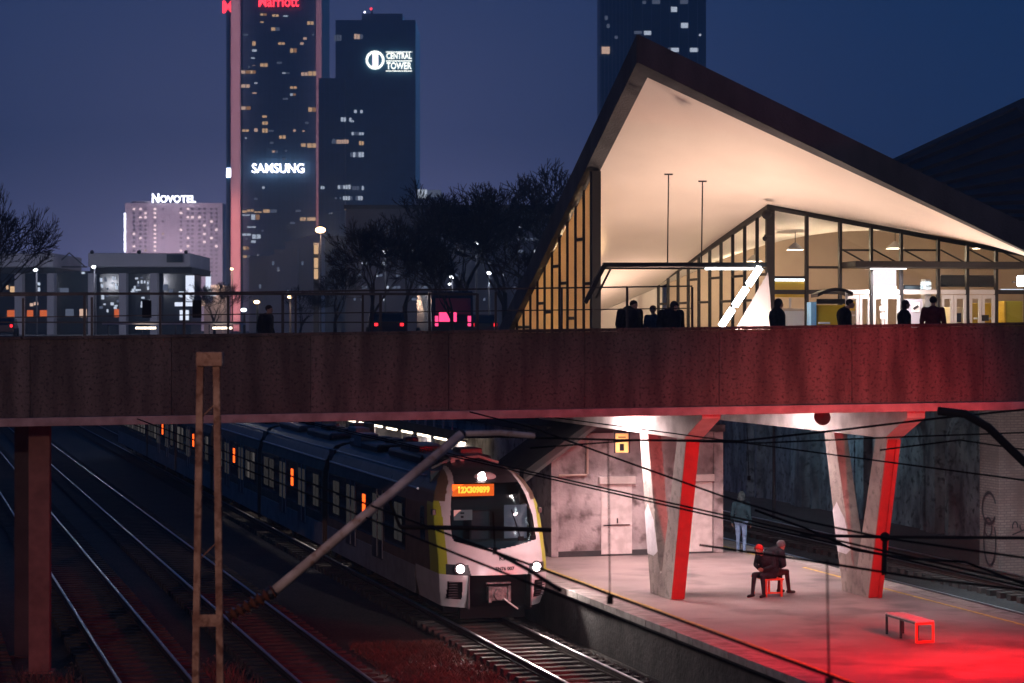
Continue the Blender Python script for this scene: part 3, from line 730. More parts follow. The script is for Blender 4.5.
# nose underside and recess cheeks
link('underframe', MB().box(-1.25, 1.25, .9, YB, .3, .5).box(-.85, .85, .75, .9, .12, .46), 'grille', train)
for s in (-1, 1):
    link('recess_cheek', MB().box(s*.80-.015, s*.80+.015, .02, .6, .45, 1.27), 'train_dark', train)
    for k in range(7):
        z = .70+k*.065; x0 = s*1.09
        y0 = nose(s*1.09/1.39, z)[1]
        link('grille_slat', MB().box(x0-.15, x0+.15, y0-.012, y0+.05, z, z+.02), 'dark_metal', train)
    # headlamp
    hx = s*.99; hy = nose(hx/1.41, 1.44)[1]
    h = link('headlight', MB(Matrix.Translation((hx, hy-.03, 1.44)) @ Matrix.Rotation(R(90), 4, 'X')).lathe([(.115, -.03), (.115, .02), (.07, .05), (.01, .06)], (0, 0, 0), 20), 'headlight', train, smooth=True)
    link('light_rim', MB(Matrix.Translation((hx, hy-.03, 1.44)) @ Matrix.Rotation(R(90), 4, 'X')).lathe([(.12, -.05), (.15, -.05), (.15, .03), (.12, .03)], (0, 0, 0), 20), 'train_dark', h)
    mw = T(TA, TN)+Matrix.Rotation(TH, 3, 'Z') @ Vector((hx, hy-.25, 1.44))
    lamp('headlight_beam', 'SPOT', mw, 420, (1, .84, .78), train, .1, aim=mw+Matrix.Rotation(TH, 3, 'Z') @ Vector((s*.3, -10, -1.6)), spot=80)
ty = nose(0, 3.63)[1]
link('headlight', MB(Matrix.Translation((-.10, ty-.02, 3.64)) @ Matrix.Rotation(R(70), 4, 'X')).lathe([(.13, -.03), (.13, .02), (.08, .05), (.01, .055)], (0, 0, 0), 20), 'toplight', train, smooth=True)
link('top_light_rim', MB(Matrix.Translation((-.02, ty+.03, 3.63)) @ Matrix.Rotation(R(70), 4, 'X')).ball((0, 0, 0), .3, 16, 8, (1, .5, .35)), 'train_white', train, smooth=True)
# coupler
cp = link('coupler', MB().box(-.28, .28, .1, .36, .62, .98).tube([(0, .05, .78), (0, .4, .78)], .16, 12).box(-.32, .32, .16, .3, 1.03, 1.09).box(-.3, -.2, .06, .12, .58, 1.0).box(.2, .3, .06, .12, .58, 1.0), 'coupler', train, bevel=.02)
link('hose', MB().tube([(.05, .12, .74), (.2, -.02, .6), (.45, .0, .42)], .022), 'frame_light', cp)
# cab inside: back wall, desk, seat; display and notices behind the windscreen
link('cab_wall', MB().box(-1.2, 1.2, 2.5, 2.55, 1.2, 3.75), 'cab_inside', train)
link('desk', MB().box(-1.1, 1.1, .75, 1.5, 1.4, 2.05), 'cab_inside', train, bevel=.05)
link('driver_seat', MB().box(-.3, .25, 1.9, 2.05, 1.9, 2.75).box(-.3, .25, 1.6, 1.9, 1.75, 1.9), 'train_dark', train, bevel=.06)
dy = nose(0, 3.3)[1]
ds = link('destination_display', MB().box(-.92, .16, dy+.22, dy+.3, 3.17, 3.47), 'led_orange', train)
tx = text('display_text', '12X309899', .21, 'led_amber', ds, (-.38, dy+.215, 3.325), (R(90), 0, 0), .004, .012, .86)
dy2 = nose(0, 2.65)[1]
link('notice', MB().box(-1.0, -.52, dy2+.22, dy2+.23, 2.60, 2.86), mat('paper', (.75, .66, .6), .8), train)
link('notice_print', MB().box(-.83, -.73, dy2+.212, dy2+.216, 2.76, 2.80).box(-.82, -.75, dy2+.212, dy2+.216, 2.66, 2.71), 'black_metal', train)
link('blind', MB().box(.35, .95, dy2+.35, dy2+.36, 2.1, 2.95), 'grey_building', train)
for px_, lean in ((.62, .14), (.98, -.03)):
    b0 = nose(px_/1.41, 2.15); b1 = nose((px_-lean)/1.41, 2.85)
    link('wiper', MB().tube([(b0[0], b0[1]-.05, 2.12), (b1[0], b1[1]-.05, 2.85)], .014).box(b0[0]-.07, b0[0]+.07, b0[1]-.06, b0[1]+.0, 2.1, 2.2), 'black_metal', train)
text('fleet_number', 'EN76 007', .12, 'black_metal', train, (.12, nose(.1, 1.43)[1]-.012, 1.43), (R(82), 0, 0), .002, .004)
text('front_letters', 'KM', .16, 'black_metal', train, (.1, nose(.1, 1.7)[1]-.02, 1.68), (R(68), 0, 0), .002, .003)
for s in (-1, 1):
    link('mirror_camera', MB().box(s*1.40-.05, s*1.40+.05, 1.25, 1.45, 2.7, 2.85), 'train_dark', train, bevel=.02)

# cars
PROF = [(-1.30, .45), (-1.39, .9), (-1.41, 1.3), (-1.41, 2.6), (-1.385, 2.9), (-1.31, 3.2)]
ROOF = [(-1.31, 3.2), (-1.17, 3.5), (-.99, 3.70), (-.75, 3.78), (0, 3.84)]
def shell(prof, y0, y1, mirror=True):
    pts = prof+[(-x, z) for x, z in prof[::-1] if not (x == 0)]
    mb = MB(); n = len(pts)
    mb.add([(x, y, z) for y in (y0, y1) for x, z in pts], [(i, i+1, n+i+1, n+i) for i in range(n-1)])
    return mb, pts
lit = emit('train_saloon_light', (.62, .58, .60), .03)
lit2 = emit('train_saloon_bright', (.8, .72, .70), .075)
disp_y = [9.9, 22.0, 35.6, 48.3, 60.5]
y = YB; cars = [(YB, 15.6), (16.4, 28.8), (29.6, 41.8), (42.6, 54.6), (55.4, 67.4), (68.2, 84)]
rnd = random.Random(11)
for ci, (y0, y1) in enumerate(cars):
    mb = MB()
    for s in (-1, 1):
        n = len(PROF); mb.add([(s*x, yy, z) for yy in (y0, y1) for x, z in PROF], [(i, i+1, n+i+1, n+i) for i in range(n-1)])
    mb.add([(x, y0, z) for x, z in PROF]+[(-x, y0, z) for x, z in PROF], [tuple(range(6))+tuple(range(11, 5, -1))])
    mb.add([(x, y1, z) for x, z in PROF]+[(-x, y1, z) for x, z in PROF], [tuple(range(6))+tuple(range(11, 5, -1))])
    car = link('car_body', mb, 'train_grey', train)
    rm, pts = shell(ROOF, y0, y1); n = len(pts)
    rm.f += [tuple(range(n)), tuple(range(n, 2*n))]
    link('roof', rm, 'roof_blue', car, smooth=False)
    link('skirt', MB().box(-1.425, -1.395, y0+.02, y1-.02, .5, 1.22).box(1.395, 1.425, y0+.02, y1-.02, .5, 1.22), 'train_skirt', car, bevel=.01)
    link('gutter', MB().tube([(-1.335, y0+.05, 3.24), (-1.335, y1-.05, 3.24)], .032, 6), 'rail', car); link('roof_rib', MB().tube([(-1.12, y0+.05, 3.58), (-1.12, y1-.05, 3.58)], .025, 6), 'rail', car)
    link('window_band', MB().box(-1.418, -1.405, y0+(1.2 if ci == 0 else .3), y1-.3, 1.50, 2.9), 'train_glass', car)
    # doors beside each display, windows elsewhere
    taken = []
    for dyy in disp_y:
        if y0+.8 < dyy < y1-2.4:
            link('destination_display', MB().box(-1.435, -1.42, dyy-.17, dyy+.17, 2.05, 2.62), 'led_orange', car)
            for off in (-1.0, 1.0):
                taken.append((dyy+off*1.9-.9, dyy+off*1.9+.9))
                dr = link('door', MB().box(-1.43, -1.42, dyy+off*1.9-.75, dyy+off*1.9+.75, .95, 2.92), 'train_dark', car)
                for e in (-.72, 0.0):
                    link('door_edge', MB().box(-1.445, -1.432, dyy+off*1.9+e-.03, dyy+off*1.9+e+.06, 1.0, 2.9), 'train_white', dr)
                for e in (-.62, .12):
                    link('door_pane', MB().box(-1.438, -1.432, dyy+off*1.9+e, dyy+off*1.9+e+.5, 1.5, 2.75), lit, dr)
            taken.append((dyy-.3, dyy+.3))
    yy = y0+(1.5 if ci == 0 else .6)
    while yy < y1-1.2:
        w = 1.05
        if all(yy+w < a or yy > b for a, b in taken):
            wn = link('window', MB().box(-1.428, -1.42, yy, yy+w, 1.62, 2.78), 'train_glass', car)
            k = rnd.random()
            link('pane', MB().box(-1.434, -1.429, yy+.06, yy+.06+w*.42, 1.7, 2.3), lit if k < .7 else lit2, wn)
            link('pane', MB().box(-1.434, -1.429, yy+.14+w*.42, yy+w-.06, 1.7, 2.72), lit if k > .25 else lit2, wn)
            link('pane', MB().box(-1.434, -1.429, yy+.06, yy+.06+w*.42, 2.36, 2.72), lit2 if k < .4 else lit, wn)
        yy += 1.25
    for f_ in (.16, .62):
        yb = y0+(y1-y0)*f_
        bx = link('roof_box', MB().box(-.8, .8, yb, yb+4.2, 3.74, 4.0), 'train_dark', car, bevel=.08)
        link('fan', MB().lathe([(.3, 0), (.32, .08), (.2, .1)], (0, yb+1.2, 4.0)).lathe([(.3, 0), (.32, .08), (.2, .1)], (0, yb+3, 4.0)), 'dark_metal', bx)
    for k_ in range(7):
        yb = y0+1.2+k_*(y1-y0-2)/7; xx = rnd.uniform(-.55, .5); hh = rnd.uniform(.12, .34); ww = rnd.uniform(.15, .45)
        link('roof_unit', MB().box(xx-ww, xx+ww, yb, yb+rnd.uniform(.4, 1.3), 3.8, 3.98+hh), ('train_skirt', 'train_dark', 'dark_metal')[k_ % 3], car, bevel=.03)
    link('roof_cable', MB().tube([(-.3, y0+.4, 4.02), (-.3, (y0+y1)/2, 4.12), (-.3, y1-.4, 4.02)], .025, 6), 'dark_metal', car)
    if ci == 1:
        pg = link('pantograph', MB().tube([(-.5, y0+8.2, 3.85), (0, y0+9.4, 4.35), (-.6, y0+8.0, 4.75), (.6, y0+8.0, 4.75)], .035).bar((-.8, y0+8, 4.78), (.8, y0+8, 4.78), .06), 'dark_metal', car)
    if ci: link('gangway', MB().box(-1.2, 1.2, cars[ci-1][1]-.02, y0+.02, .7, 3.6), 'train_dark', train)
    for f_ in (.2, .82):
        yb = y0+(y1-y0)*f_
        bg = link('bogie', MB().box(-1.1, 1.1, yb-1.5, yb+1.5, .25, .5), 'grille', car)
        for wy in (yb-1.2, yb+1.2):
            w = MB(Matrix.Translation((0, wy, .43)) @ Matrix.Rotation(R(90), 4, 'Y')); w.lathe([(.43, -.80), (.43, -.70), (.06, -.68), (.06, .68), (.43, .70), (.43, .80)], (0, 0, 0), 20)
            link('wheelset', w, 'dark_metal', bg)
# equipment on the cab roof
link('cab_roof_unit', MB().box(-.75, .75, 3.4, 6.2, 3.8, 4.08), 'train_dark', train, bevel=.14)
link('horn', MB().tube([(-.5, 2.9, 3.97), (-.5, 3.2, 4.05)], [.07, .03]).tube([(-.25, 2.9, 4.02), (-.25, 3.2, 4.08)], [.07, .03]), 'frame_light', train)
link('roof_lip', MB().tube([(-.95, 3.35, 3.76), (-.5, 3.0, 4.03), (.2, 2.9, 4.08), (.8, 3.2, 3.9)], .04), 'train_white', train)

# ================================================================== STATION PAVILION with its saddle roof
DZ = 6.45
PA = Vector((3.55, 62.)); PU = Vector((19., 3.5)); PV = Vector((-4.3, 18.8))
zA, zR, zL_, zB = 15.63, 6.95, 6.75, 16.2
RTH = .68
def hp(u, v, off=0.):
    z = zA*(1-u)*(1-v)+zR*u*(1-v)+zL_*(1-u)*v+zB*u*v
    p = PA+PU*u+PV*v; return Vector((p.x+1.35*u*v, p.y, z+off))
pav = thing('station_pavilion', 'station pavilion with a sweeping pale saddle roof and lit glass front, on the bridge', 'station', (PA.x, PA.y, DZ))
o0 = Vector((PA.x, PA.y, DZ))
NN = 44
rf = link('roof', MB().grid(lambda a, b: hp(a, b)-o0, NN, NN), 'roof_dark', pav, smooth=True)
for k in range(1, 15):
    v = k/15
    link('seam', MB().bar(hp(0.01, v, .03)-o0, hp(.99, v, .03)-o0, .12, .16), 'roof_dark', rf)
link('soffit', MB().grid(lambda a, b: hp(.012+.976*a, .012+.976*b, -RTH)-o0, NN, NN, True), 'soffit', rf, smooth=True, fixn=False)
def edge(fn):
    mb = MB(); n = 40
    for i in range(n+1):
        a, b = fn(i/n); mb.v += [hp(a, b, .06)-o0, hp(a, b, -RTH-.05)-o0]
    mb.f = [(2*i, 2*i+1, 2*i+3, 2*i+2) for i in range(n)]
    return mb
def edge_solid(f0, f1):                # fascia beam between an outer and an inner line
    mb = MB(); n = 40
    for i in range(n+1):
        a, b = f0(i/n); c, d = f1(i/n)
        mb.v += [hp(a, b, .08)-o0, hp(a, b, -RTH-.04)-o0, hp(c, d, -RTH-.04)-o0, hp(c, d, .08)-o0]
    for i in range(n):
        for j in range(4): mb.f.append((4*i+j, 4*i+(j+1) % 4, 4*i+4+(j+1) % 4, 4*i+4+j))
    mb.f += [(0, 3, 2, 1), (4*n, 4*n+1, 4*n+2, 4*n+3)]
    return mb
e = .02
link('fascia', edge_solid(lambda s: (s, -.002), lambda s: (s, e)), 'fascia', rf)
link('fascia', edge_solid(lambda s: (-.002, s), lambda s: (e, s)), 'fascia', rf)
link('fascia', edge_solid(lambda s: (s, 1.002), lambda s: (s, 1-e)), 'fascia', rf)
link('fascia', edge_solid(lambda s: (1.002, s), lambda s: (1-e, s)), 'fascia', rf)
for (u, v) in ((1, 0), (0, 1)):
    c = hp(u, v)-o0
    link('buttress', MB().box(c.x-.7, c.x+.7, c.y-.7, c.y+.7, 0, .5), 'dark_concrete', pav, bevel=.05)

plz = MB(); c4 = [(-.12, -.10), (1.25, -.10), (1.25, 1.35), (-.12, 1.35)]
pp_ = [PA+PU*u+PV*v for u, v in c4]
plz.v = [Vector((p.x, p.y, z)) for z in (DZ-.75, DZ) for p in pp_]; plz.f = [(3, 2, 1, 0), (4, 5, 6, 7), (0, 1, 5, 4), (1, 2, 6, 5), (2, 3, 7, 6), (3, 0, 4, 7)]
struct('plaza_deck', plz, 'tile')

def fpos(px, v=.3):                    # u along the glass front for a picture column
    k = (px-512)/F; b = PA+PV*v
    return (b.y*k-b.x)/(PU.x-PU.y*k)
def fz(px, py, v=.3):
    u = fpos(px, v); Y = (PA+PU*u+PV*v).y; return CH-(py-HY)/F*Y
U0 = .305
fr_o = PA+PV*.3+PU*U0; FR = math.atan2(PU.y, PU.x); UL = PU.length
def fx(px): return (fpos(px)-U0)*UL
def ztop(x): return hp(U0+x/UL, .3, -RTH).z-DZ-.04
def zz(px, py): return fz(px, py)-DZ
front = thing('entrance_facade', 'tall lit glass entrance facade of the pavilion with white door frames', 'glass facade', (fr_o.x, fr_o.y, DZ), FR)
cols = [770, 806.6, 840, 871, 901, 938, 967, 996, 1026, 1058]
xs = [fx(c) for c in cols]
for i, (c, x) in enumerate(zip(cols, xs)):
    w = .13 if i == 0 else .042
    link('post' if i == 0 else 'mullion', MB().box(x-w, x+w, -.09, .09, 0, ztop(x)), 'frame', front)
link('head_rail', MB().tube([(x, 0, ztop(x)-.03) for x in [xs[0]+(xs[-1]-xs[0])*k/24 for k in range(25)]], .085, 6), 'frame', front)
for i in range(len(xs)-1):
    x0, x1 = xs[i]+.065, xs[i+1]-.065
    zt = zz((cols[i]+cols[i+1])/2, 267 if i else 277); zm = zz((cols[i]+cols[i+1])/2, 292)
    link('transom', MB().box(x0, x1, -.05, .05, zt-.05, zt+.03), 'frame', front)
    if i in (2, 4): link('transom', MB().box(x0, x1, -.05, .05, zz(cols[i], 250)-.03, zz(cols[i], 250)+.03), 'frame', front)
    link('transom', MB().box(x0, x1, -.06, .06, zm-.07, zm+.07), 'frame_light' if 2 <= i <= 6 else 'frame', front)
    n = 6; p = MB()
    top = [(x0+(x1-x0)*k/n, 0, ztop(x0+(x1-x0)*k/n)-.06) for k in range(n+1)]
    p.v = [Vector((x0, 0, zt+.04)), Vector((x1, 0, zt+.04))]+[Vector(t_) for t_ in top[::-1]]; p.f = [tuple(range(len(p.v)))]
    link('window', p, 'glass', front)
    link('window', MB().add([(x0, 0, zm+.08), (x1, 0, zm+.08), (x1, 0, zt-.06), (x0, 0, zt-.06)], [(0, 1, 2, 3)]), 'glass', front)
    if i in (0, 1, 4, 7, 8): link('window', MB().add([(x0, 0, .1), (x1, 0, .1), (x1, 0, zm-.08), (x0, 0, zm-.08)], [(0, 1, 2, 3)]), 'glass', front)
# white doors
def door(p0, p1, m='frame_light'):
    x0, x1 = fx(p0), fx(p1); h = zz(p0, 295)
    d = link('door', MB().box(x0, x0+.09, -.05, .05, .0, h).box(x1-.09, x1, -.05, .05, 0, h).box(x0+.092, x1-.092, -.05, .05, h-.12, h).box(x0+.092, x1-.092, -.05, .05, 0, .25), m, front)
    link('pane', MB().add([(x0+.09, 0, .25), (x1-.09, 0, .25), (x1-.09, 0, h-.12), (x0+.09, 0, h-.12)], [(0, 1, 2, 3)]), 'glass', d)
    link('handle', MB().box(x1-.16, x1-.12, -.12, -.055, .95, 1.15), 'dark_metal', d)
for a, b in ((846, 858.5), (859, 870), (872.5, 884), (884.5, 899.5), (941, 953), (953.5, 966), (969, 981), (981.5, 994.5)): door(a, b)
x0, x1 = fx(903.5), fx(922); d = link('door', MB().box(x0, x1, -.05, .05, 0, zz(905, 299)), 'grey_building', front)
link('notice', MB().box(fx(911), fx(919), -.07, -.055, zz(911, 312), zz(911, 302)), 'poster', d); link('notice_print', MB().bar((fx(912.5), -.075, zz(911, 309)), (fx(917.5), -.075, zz(911, 306)), .02, .08), 'graffiti', d)
nt_ = link('notice', MB().box(fx(880.5), fx(884), -.07, -.055, zz(880, 304), zz(880, 300.5)), 'poster', front)
link('notice', MB().box(fx(879), fx(884.5), -.07, -.055, zz(880, 311), zz(880, 306)), 'poster', front); link('notice', MB().box(fx(879.5), fx(886), -.07, -.055, zz(880, 319), zz(880, 313)), 'poster', front)
link('notice', MB().box(fx(981), fx(988), -.07, -.055, zz(980, 321), zz(980, 315)), 'frame', front)
# canopy blade with hangers and a lit strip
bl = link('entrance_blade', MB().box(fx(840), fx(1016), -1.5, -.1, zz(870, 268.5), zz(870, 262.5)), 'frame', front, bevel=.02)
for c in (840, 871, 901, 938, 967, 996):
    link('hanger', MB().bar((fx(c)+.06, -.09, zz(c, 250)), (fx(c)+.45, -1.1, zz(c, 263.5)), .04), 'frame', bl)
link('lit_panel', MB().box(fx(873), fx(899), .25, .3, zz(880, 289), zz(880, 269)), emit('panel_pinkwhite', (1., .86, .88), 1.15), front)
link('panel_louvre', MB().box(fx(873), fx(899), .2, .24, zz(880, 290), zz(880, 286)), 'inner_wall', front)
link('light_strip', MB().box(fx(868), fx(903), -.3, -.2, zz(880, 269.5), zz(880, 268.2)), emit('strip', (1, .9, .92), 4), front)
lamp('front_light', 'AREA', (fr_o.x+fx(885)*math.cos(FR)+.6*math.sin(FR), fr_o.y+fx(885)*math.sin(FR)-.6, DZ+zz(880, 272)), 170, (1, .88, .9), front, .4, 1.2, aim=(fr_o.x+fx(885)*math.cos(FR), fr_o.y+fx(885)*math.sin(FR)-.4, 0))

# glass flank running back from the corner post
fl = thing('flank_facade', 'narrow-bayed glass facade sweeping down left of the pavilion corner post', 'glass facade', (fr_o.x, fr_o.y, DZ), math.atan2(PV.y, PV.x))
VL = PV.length
def vt(y): return hp(U0, .3+y/VL, -RTH).z-DZ-.04
nb = 11; Lv = .69*VL
for k in range(nb+1):
    y = Lv*k/nb
    if k: link('mullion', MB().box(y-.035, y+.035, -.05, .05, 0, max(.1, vt(y))), 'frame', fl)
    if k < nb:
        y1 = Lv*(k+1)/nb
        link('pane', MB().add([(y+.05, 0, 0), (y1-.05, 0, 0), (y1-.05, 0, vt(y1)-.03), (y+.05, 0, vt(y)-.03)], [(0, 1, 2, 3)]), 'glass', fl)
        zt = (2.7, 1.9)[k % 2]
        if zt < vt(y1)-.4: link('transom', MB().box(y+.05, y1-.05, -.05, .05, zt-.04, zt+.04), 'frame', fl)
link('head_rail', MB().tube([(Lv*k/20, 0, vt(Lv*k/20)) for k in range(21)], .11, 6), 'frame', fl)

# channel-glass screen under the left edge
sc_o = PA+PU*.012+PV*.285
scn = thing('glazed_screen', 'golden backlit screen of tall channel-glass boards under the left roof edge', 'glass screen', (sc_o.x, sc_o.y, DZ), math.atan2(PV.y, PV.x))
def st_(y): return hp(.03, .285+y/VL, -RTH).z-DZ-.05
link('end_post', MB().box(-.14, .14, -.14, .14, 0, st_(0)), 'frame', scn)
Ls = .70*VL; nb = 13; js = [.45, .78, .3, .62, .86, .5, .7, .35, .6, .8, .4, .6, .5]
for k in range(nb):
    y0, y1 = .15+(Ls-.15)*k/nb, .15+(Ls-.15)*(k+1)/nb; h0, h1 = st_(y0), st_(y1)
    if h1 < .3: continue
    zj = js[k]*h1
    for a0, a1, b0, b1 in ((.05, .05, zj-.05, zj-.05), (zj+.05, zj+.05, h0-.04, h1-.04)):
        link('glass_board', MB().add([(y0+.06, 0, a0), (y1-.06, 0, a1), (y1-.06, 0, b1), (y0+.06, 0, b0), (y0+.06, .03, a0), (y1-.06, .03, a1), (y1-.06, .03, b1), (y0+.06, .03, b0)], [(0, 1, 2, 3), (4, 7, 6, 5), (0, 4, 5, 1), (1, 5, 6, 2), (2, 6, 7, 3), (3, 7, 4, 0)]), 'channel_glass', scn)
    link('mullion', MB().box(y1-.05, y1+.05, -.06, .09, 0, h1), 'frame', scn)
    link('joint_bar', MB().box(y0+.055, y1-.055, -.03, .06, zj-.045, zj+.045), 'frame', scn)

bl_c = PA+PU*.14+PV*.62
r = thing('floodlight', 'floodlight on the deck turned to the golden glazed screen', 'floodlight', (bl_c.x, bl_c.y, DZ), 0, 'floodlights under the pavilion roof')
link('housing', MB().box(-.2, .2, -.12, .12, .05, .2), 'frame', r, bevel=.02)
bs_ = PA+PU*.0+PV*.55
lamp('flood', 'AREA', (bl_c.x, bl_c.y, DZ+.5), 900, (1, .68, .36), r, .4, 2., aim=(bs_.x, bs_.y, DZ+1.9), spread=75)
# inside: back walls and fittings
bw = thing('pavilion_back_wall', 'plain warm rear wall seen through the glass of the pavilion', 'wall', (PA.x, PA.y, DZ))
def wall_uv(u0, v0, u1, v1, n=20):
    mb = MB()
    for i in range(n+1):
        u, v = u0+(u1-u0)*i/n, v0+(v1-v0)*i/n; t_ = hp(u, v, -RTH-.02)-o0
        mb.v += [Vector((t_.x, t_.y, 0)), t_]
    mb.f = [(2*i, 2*i+2, 2*i+3, 2*i+1) for i in range(n)]; return mb
link('back_panel', wall_uv(.31, .96, .99, .96), mat('brown_wall', (.52, .40, .30), .8, c2=(.44, .33, .25), scale=.6), bw)
link('pale_panel', wall_uv(.0, .955, .30, .955), 'soffit', bw)
link('side_panel', wall_uv(.985, .3, .985, .95), 'inner_wall', bw)
link('low_partition', wall_uv(.40, .80, .97, .78), 'inner_wall', bw) if False else None
def fitting(name, label, cat, px0, px1, py0, py1, depth, m, dv=.42):
    u0_, u1_ = fpos(px0, dv), fpos(px1, dv); b = PA+PV*dv+PU*u0_; zt = fz((px0+px1)/2, py0, dv); zb = max(DZ, fz((px0+px1)/2, py1, dv)) if py1 < 330 else DZ
    r = thing(name, label, cat, (b.x, b.y, DZ), FR)
    w = (u1_-u0_)*UL
    link('body', MB().box(0, w, 0, depth, zb-DZ, zt-DZ), m, r, bevel=.03); return r, w, zt-DZ
r, w, h = fitting('ticket_counter', 'long counter under a yellow board behind the corner glass', 'counter', 774, 806, 308, 335, .8, 'inner_wall')
link('board', MB().box(0, w, .1, .2, h+.35, h+.85), 'yellow_board', r); link('light_strip', MB().box(0, w, .05, .12, h+.87, h+.95), emit('shop_strip', (.85, .95, 1), 2.5), r); link('post', MB().box(w*.5, w*.5+.06, .05, .12, h, h+.34), 'frame_light', r); link('front', MB().box(.05, w-.05, -.03, -.003, .1, h-.1), 'poster', r)
r, w, h = fitting('yellow_shelf', 'pale shelf unit with yellow boards left of the entrance doors', 'shelf', 842, 858, 300, 335, .7, 'inner_wall')
for k in range(3): link('shelf', MB().box(.05, w-.05, -.12, -.003, .5+k*.45, .56+k*.45), 'poster', r)
link('board', MB().box(.05, w-.05, -.06, -.003, h-.35, h-.05), 'yellow_board', r)
r, w, h = fitting('vending_machine', 'tall cream machine inside the right-hand doors', 'vending machine', 952, 964, 307, 335, .9, mat('cream_machine', (.8, .66, .42), .5))
link('screen', MB().box(w*.3, w*.75, -.02, -.003, h-.5, h-.2), 'dark_glass', r)
r, w, h = fitting('shop_shelf', 'yellow lit shelf behind the right-hand doors', 'shelf', 972, 992, 303, 335, .6, 'yellow_board')
for k in range(3): link('shelf', MB().box(.05, w-.05, -.15, -.003, .4+k*.45, .46+k*.45), 'poster', r)
r, w, h = fitting('yellow_cabinet', 'olive yellow cabinet at the far right inside the glass', 'cabinet', 1006, 1023, 301, 335, .9, mat('olive_yellow', (.46, .40, .02), .5), .36)
link('edge', MB().box(-.05, -.003, 0, .5, 0, h), 'yellow_board', r)
r, w, h = fitting('light_column', 'pale leaning column inside the right half of the glass front', 'column', 925, 931, 279, 335, .4, 'white_trim', .36)
r, w, h = fitting('menu_board', 'dark menu board hung behind the right-hand glass bays', 'board', 941, 996, 275, 287, .1, 'dark_glass', .34)
r, w, h = fitting('menu_board', 'small dark board hung above the grey door in the glass front', 'board', 904, 924, 285, 292, .1, 'dark_glass', .34)
r, w, h = fitting('wall_sign', 'pale lit sign behind the last glass bay at the right', 'sign', 1001, 1024, 289, 294, .1, emit('pale_sign', (.8, .92, 1), 1.0), .33)
c = P(1022, 281, 66); r = thing('wall_lamp', 'bright white lamp at the right edge of the glass front', 'lamp', c)
link('lamp_body', MB().box(-.14, .2, -.1, .1, -.16, .16), 'tube_white', r, bevel=.05); link('arm', MB().bar((0, .1, 0), (0, 1.2, 0), .05), 'frame', r)

# interior lamps (the lit hall) and floodlights under the canopy
for k, (u, v, w_) in enumerate(((.42, .5, 330), (.6, .5, 330), (.78, .55, 290), (.45, .8, 260))):
    c = PA+PU*u+PV*v; zc = min(hp(u, v, -RTH).z-.6, 10.2)
    r = thing('hall_lamp', ('hanging hall lamp nearest the corner post', 'hanging hall lamp in the middle of the hall', 'hanging hall lamp at the right of the hall', 'hanging hall lamp at the back of the hall')[k], 'lamp', (c.x, c.y, zc), 0, 'hanging lamps in the pavilion hall')
    link('shade', MB().lathe([(.05, .22), (.3, 0), (.28, -.02), (.04, .18)]), 'frame_light', r)
    link('rod', MB().tube([(0, 0, .2), (0, 0, .58)], .015, 6), 'frame', r)
    lamp('hall_light', 'POINT', (c.x, c.y, zc-.15), w_, (1, .76, .5), r, .25)
for k, (u, v, w_, au, av) in enumerate(((.12, .36, 110, .10, .18), (.17, .70, 110, .14, .75), (.20, .12, 370, .10, .10), (.55, .10, 190, .52, .12), (.8, .12, 60, .72, .15))):
    c = PA+PU*u+PV*v; z = DZ+.25
    r = thing('floodlight', ('floodlight on the deck under the apex of the roof', 'floodlight on the deck far back under the left roof wing', 'floodlight on the deck just behind the parapet under the roof', 'floodlight on the deck in front of the entrance doors', 'floodlight on the deck towards the right end of the roof')[k], 'floodlight', (c.x, c.y, DZ), 0, 'floodlights under the pavilion roof')
    link('housing', MB().box(-.2, .2, -.12, .12, .05, .2), 'frame', r, bevel=.02); link('bracket', MB().box(-.24, -.21, -.03, .03, 0, .18).box(.21, .24, -.03, .03, 0, .18), 'frame', r)
    a_ = hp(au, av)
    lamp('flood', 'AREA', (c.x, c.y, z), w_, (1, .66, .51), r, .35, aim=a_)

# stair entrance on the deck: bar canopy with rods, slanted tubes of white light, glass cheek
EZ = 63.6
e0 = P(690, 330, EZ); e0.z = 6.5
en = thing('stair_entrance', 'stair entrance canopy of thin dark bars hung by two rods under the roof', 'stair entrance', e0)
def el(px, py, Z=EZ): return P(px, py, Z)-e0
link('top_bar', MB().bar(el(603, 265), el(765, 265), .9, .12).bar(el(603, 268.5), el(765, 268.5), .1, .05), 'frame', en)
link('slant_leg', MB().bar(el(604, 266), el(585, 303), .9, .12).bar(el(611, 268), el(596, 298), .06, .06), 'frame', en)
link('light_strip', MB().box(el(704, 0).x, el(752, 0).x, -.47, -.42, el(0, 270).z, el(0, 268.3).z), 'tube_white', en)
for px0, top in ((668.5, 175), (702.5, 182)):
    link('hanger_rod', MB().tube([el(px0-1, 264), el(px0, top, EZ+.2)], .02, 6), 'dark_metal', en)
    link('rod_plate', MB().box(el(px0, 0).x-.12, el(px0, 0).x+.12, -.03, .06, el(0, top).z, el(0, top).z+.04), 'frame', en)
ch = translucent('cheek_glass', (.34, .33, .36), .3)
link('glass_cheek', MB().add([el(768, 272, EZ+.5), el(773, 330, EZ+.5), el(735, 330, EZ+.5)], [(0, 1, 2)]), ch, en)
lt = thing('light_tube_row', 'slanted row of three bright white light tubes beside the stair entrance', 'light tubes', P(741, 330, EZ-.55)); b0 = P(741, 330, EZ-.55)
pA, pB = P(761, 266, EZ-.55)-b0, P(720, 328, EZ-.55)-b0
for k in range(3):
    s0, s1 = k/3+.025, (k+1)/3-.025
    link('light_tube', MB().tube([pA.lerp(pB, s0), pA.lerp(pB, s1)], .1, 10), 'tube_white', lt)
link('channel', MB().bar(pA+Vector((0, .14, 0)), pB+Vector((0, .14, 0)), .2, .06), 'frame_light', lt)
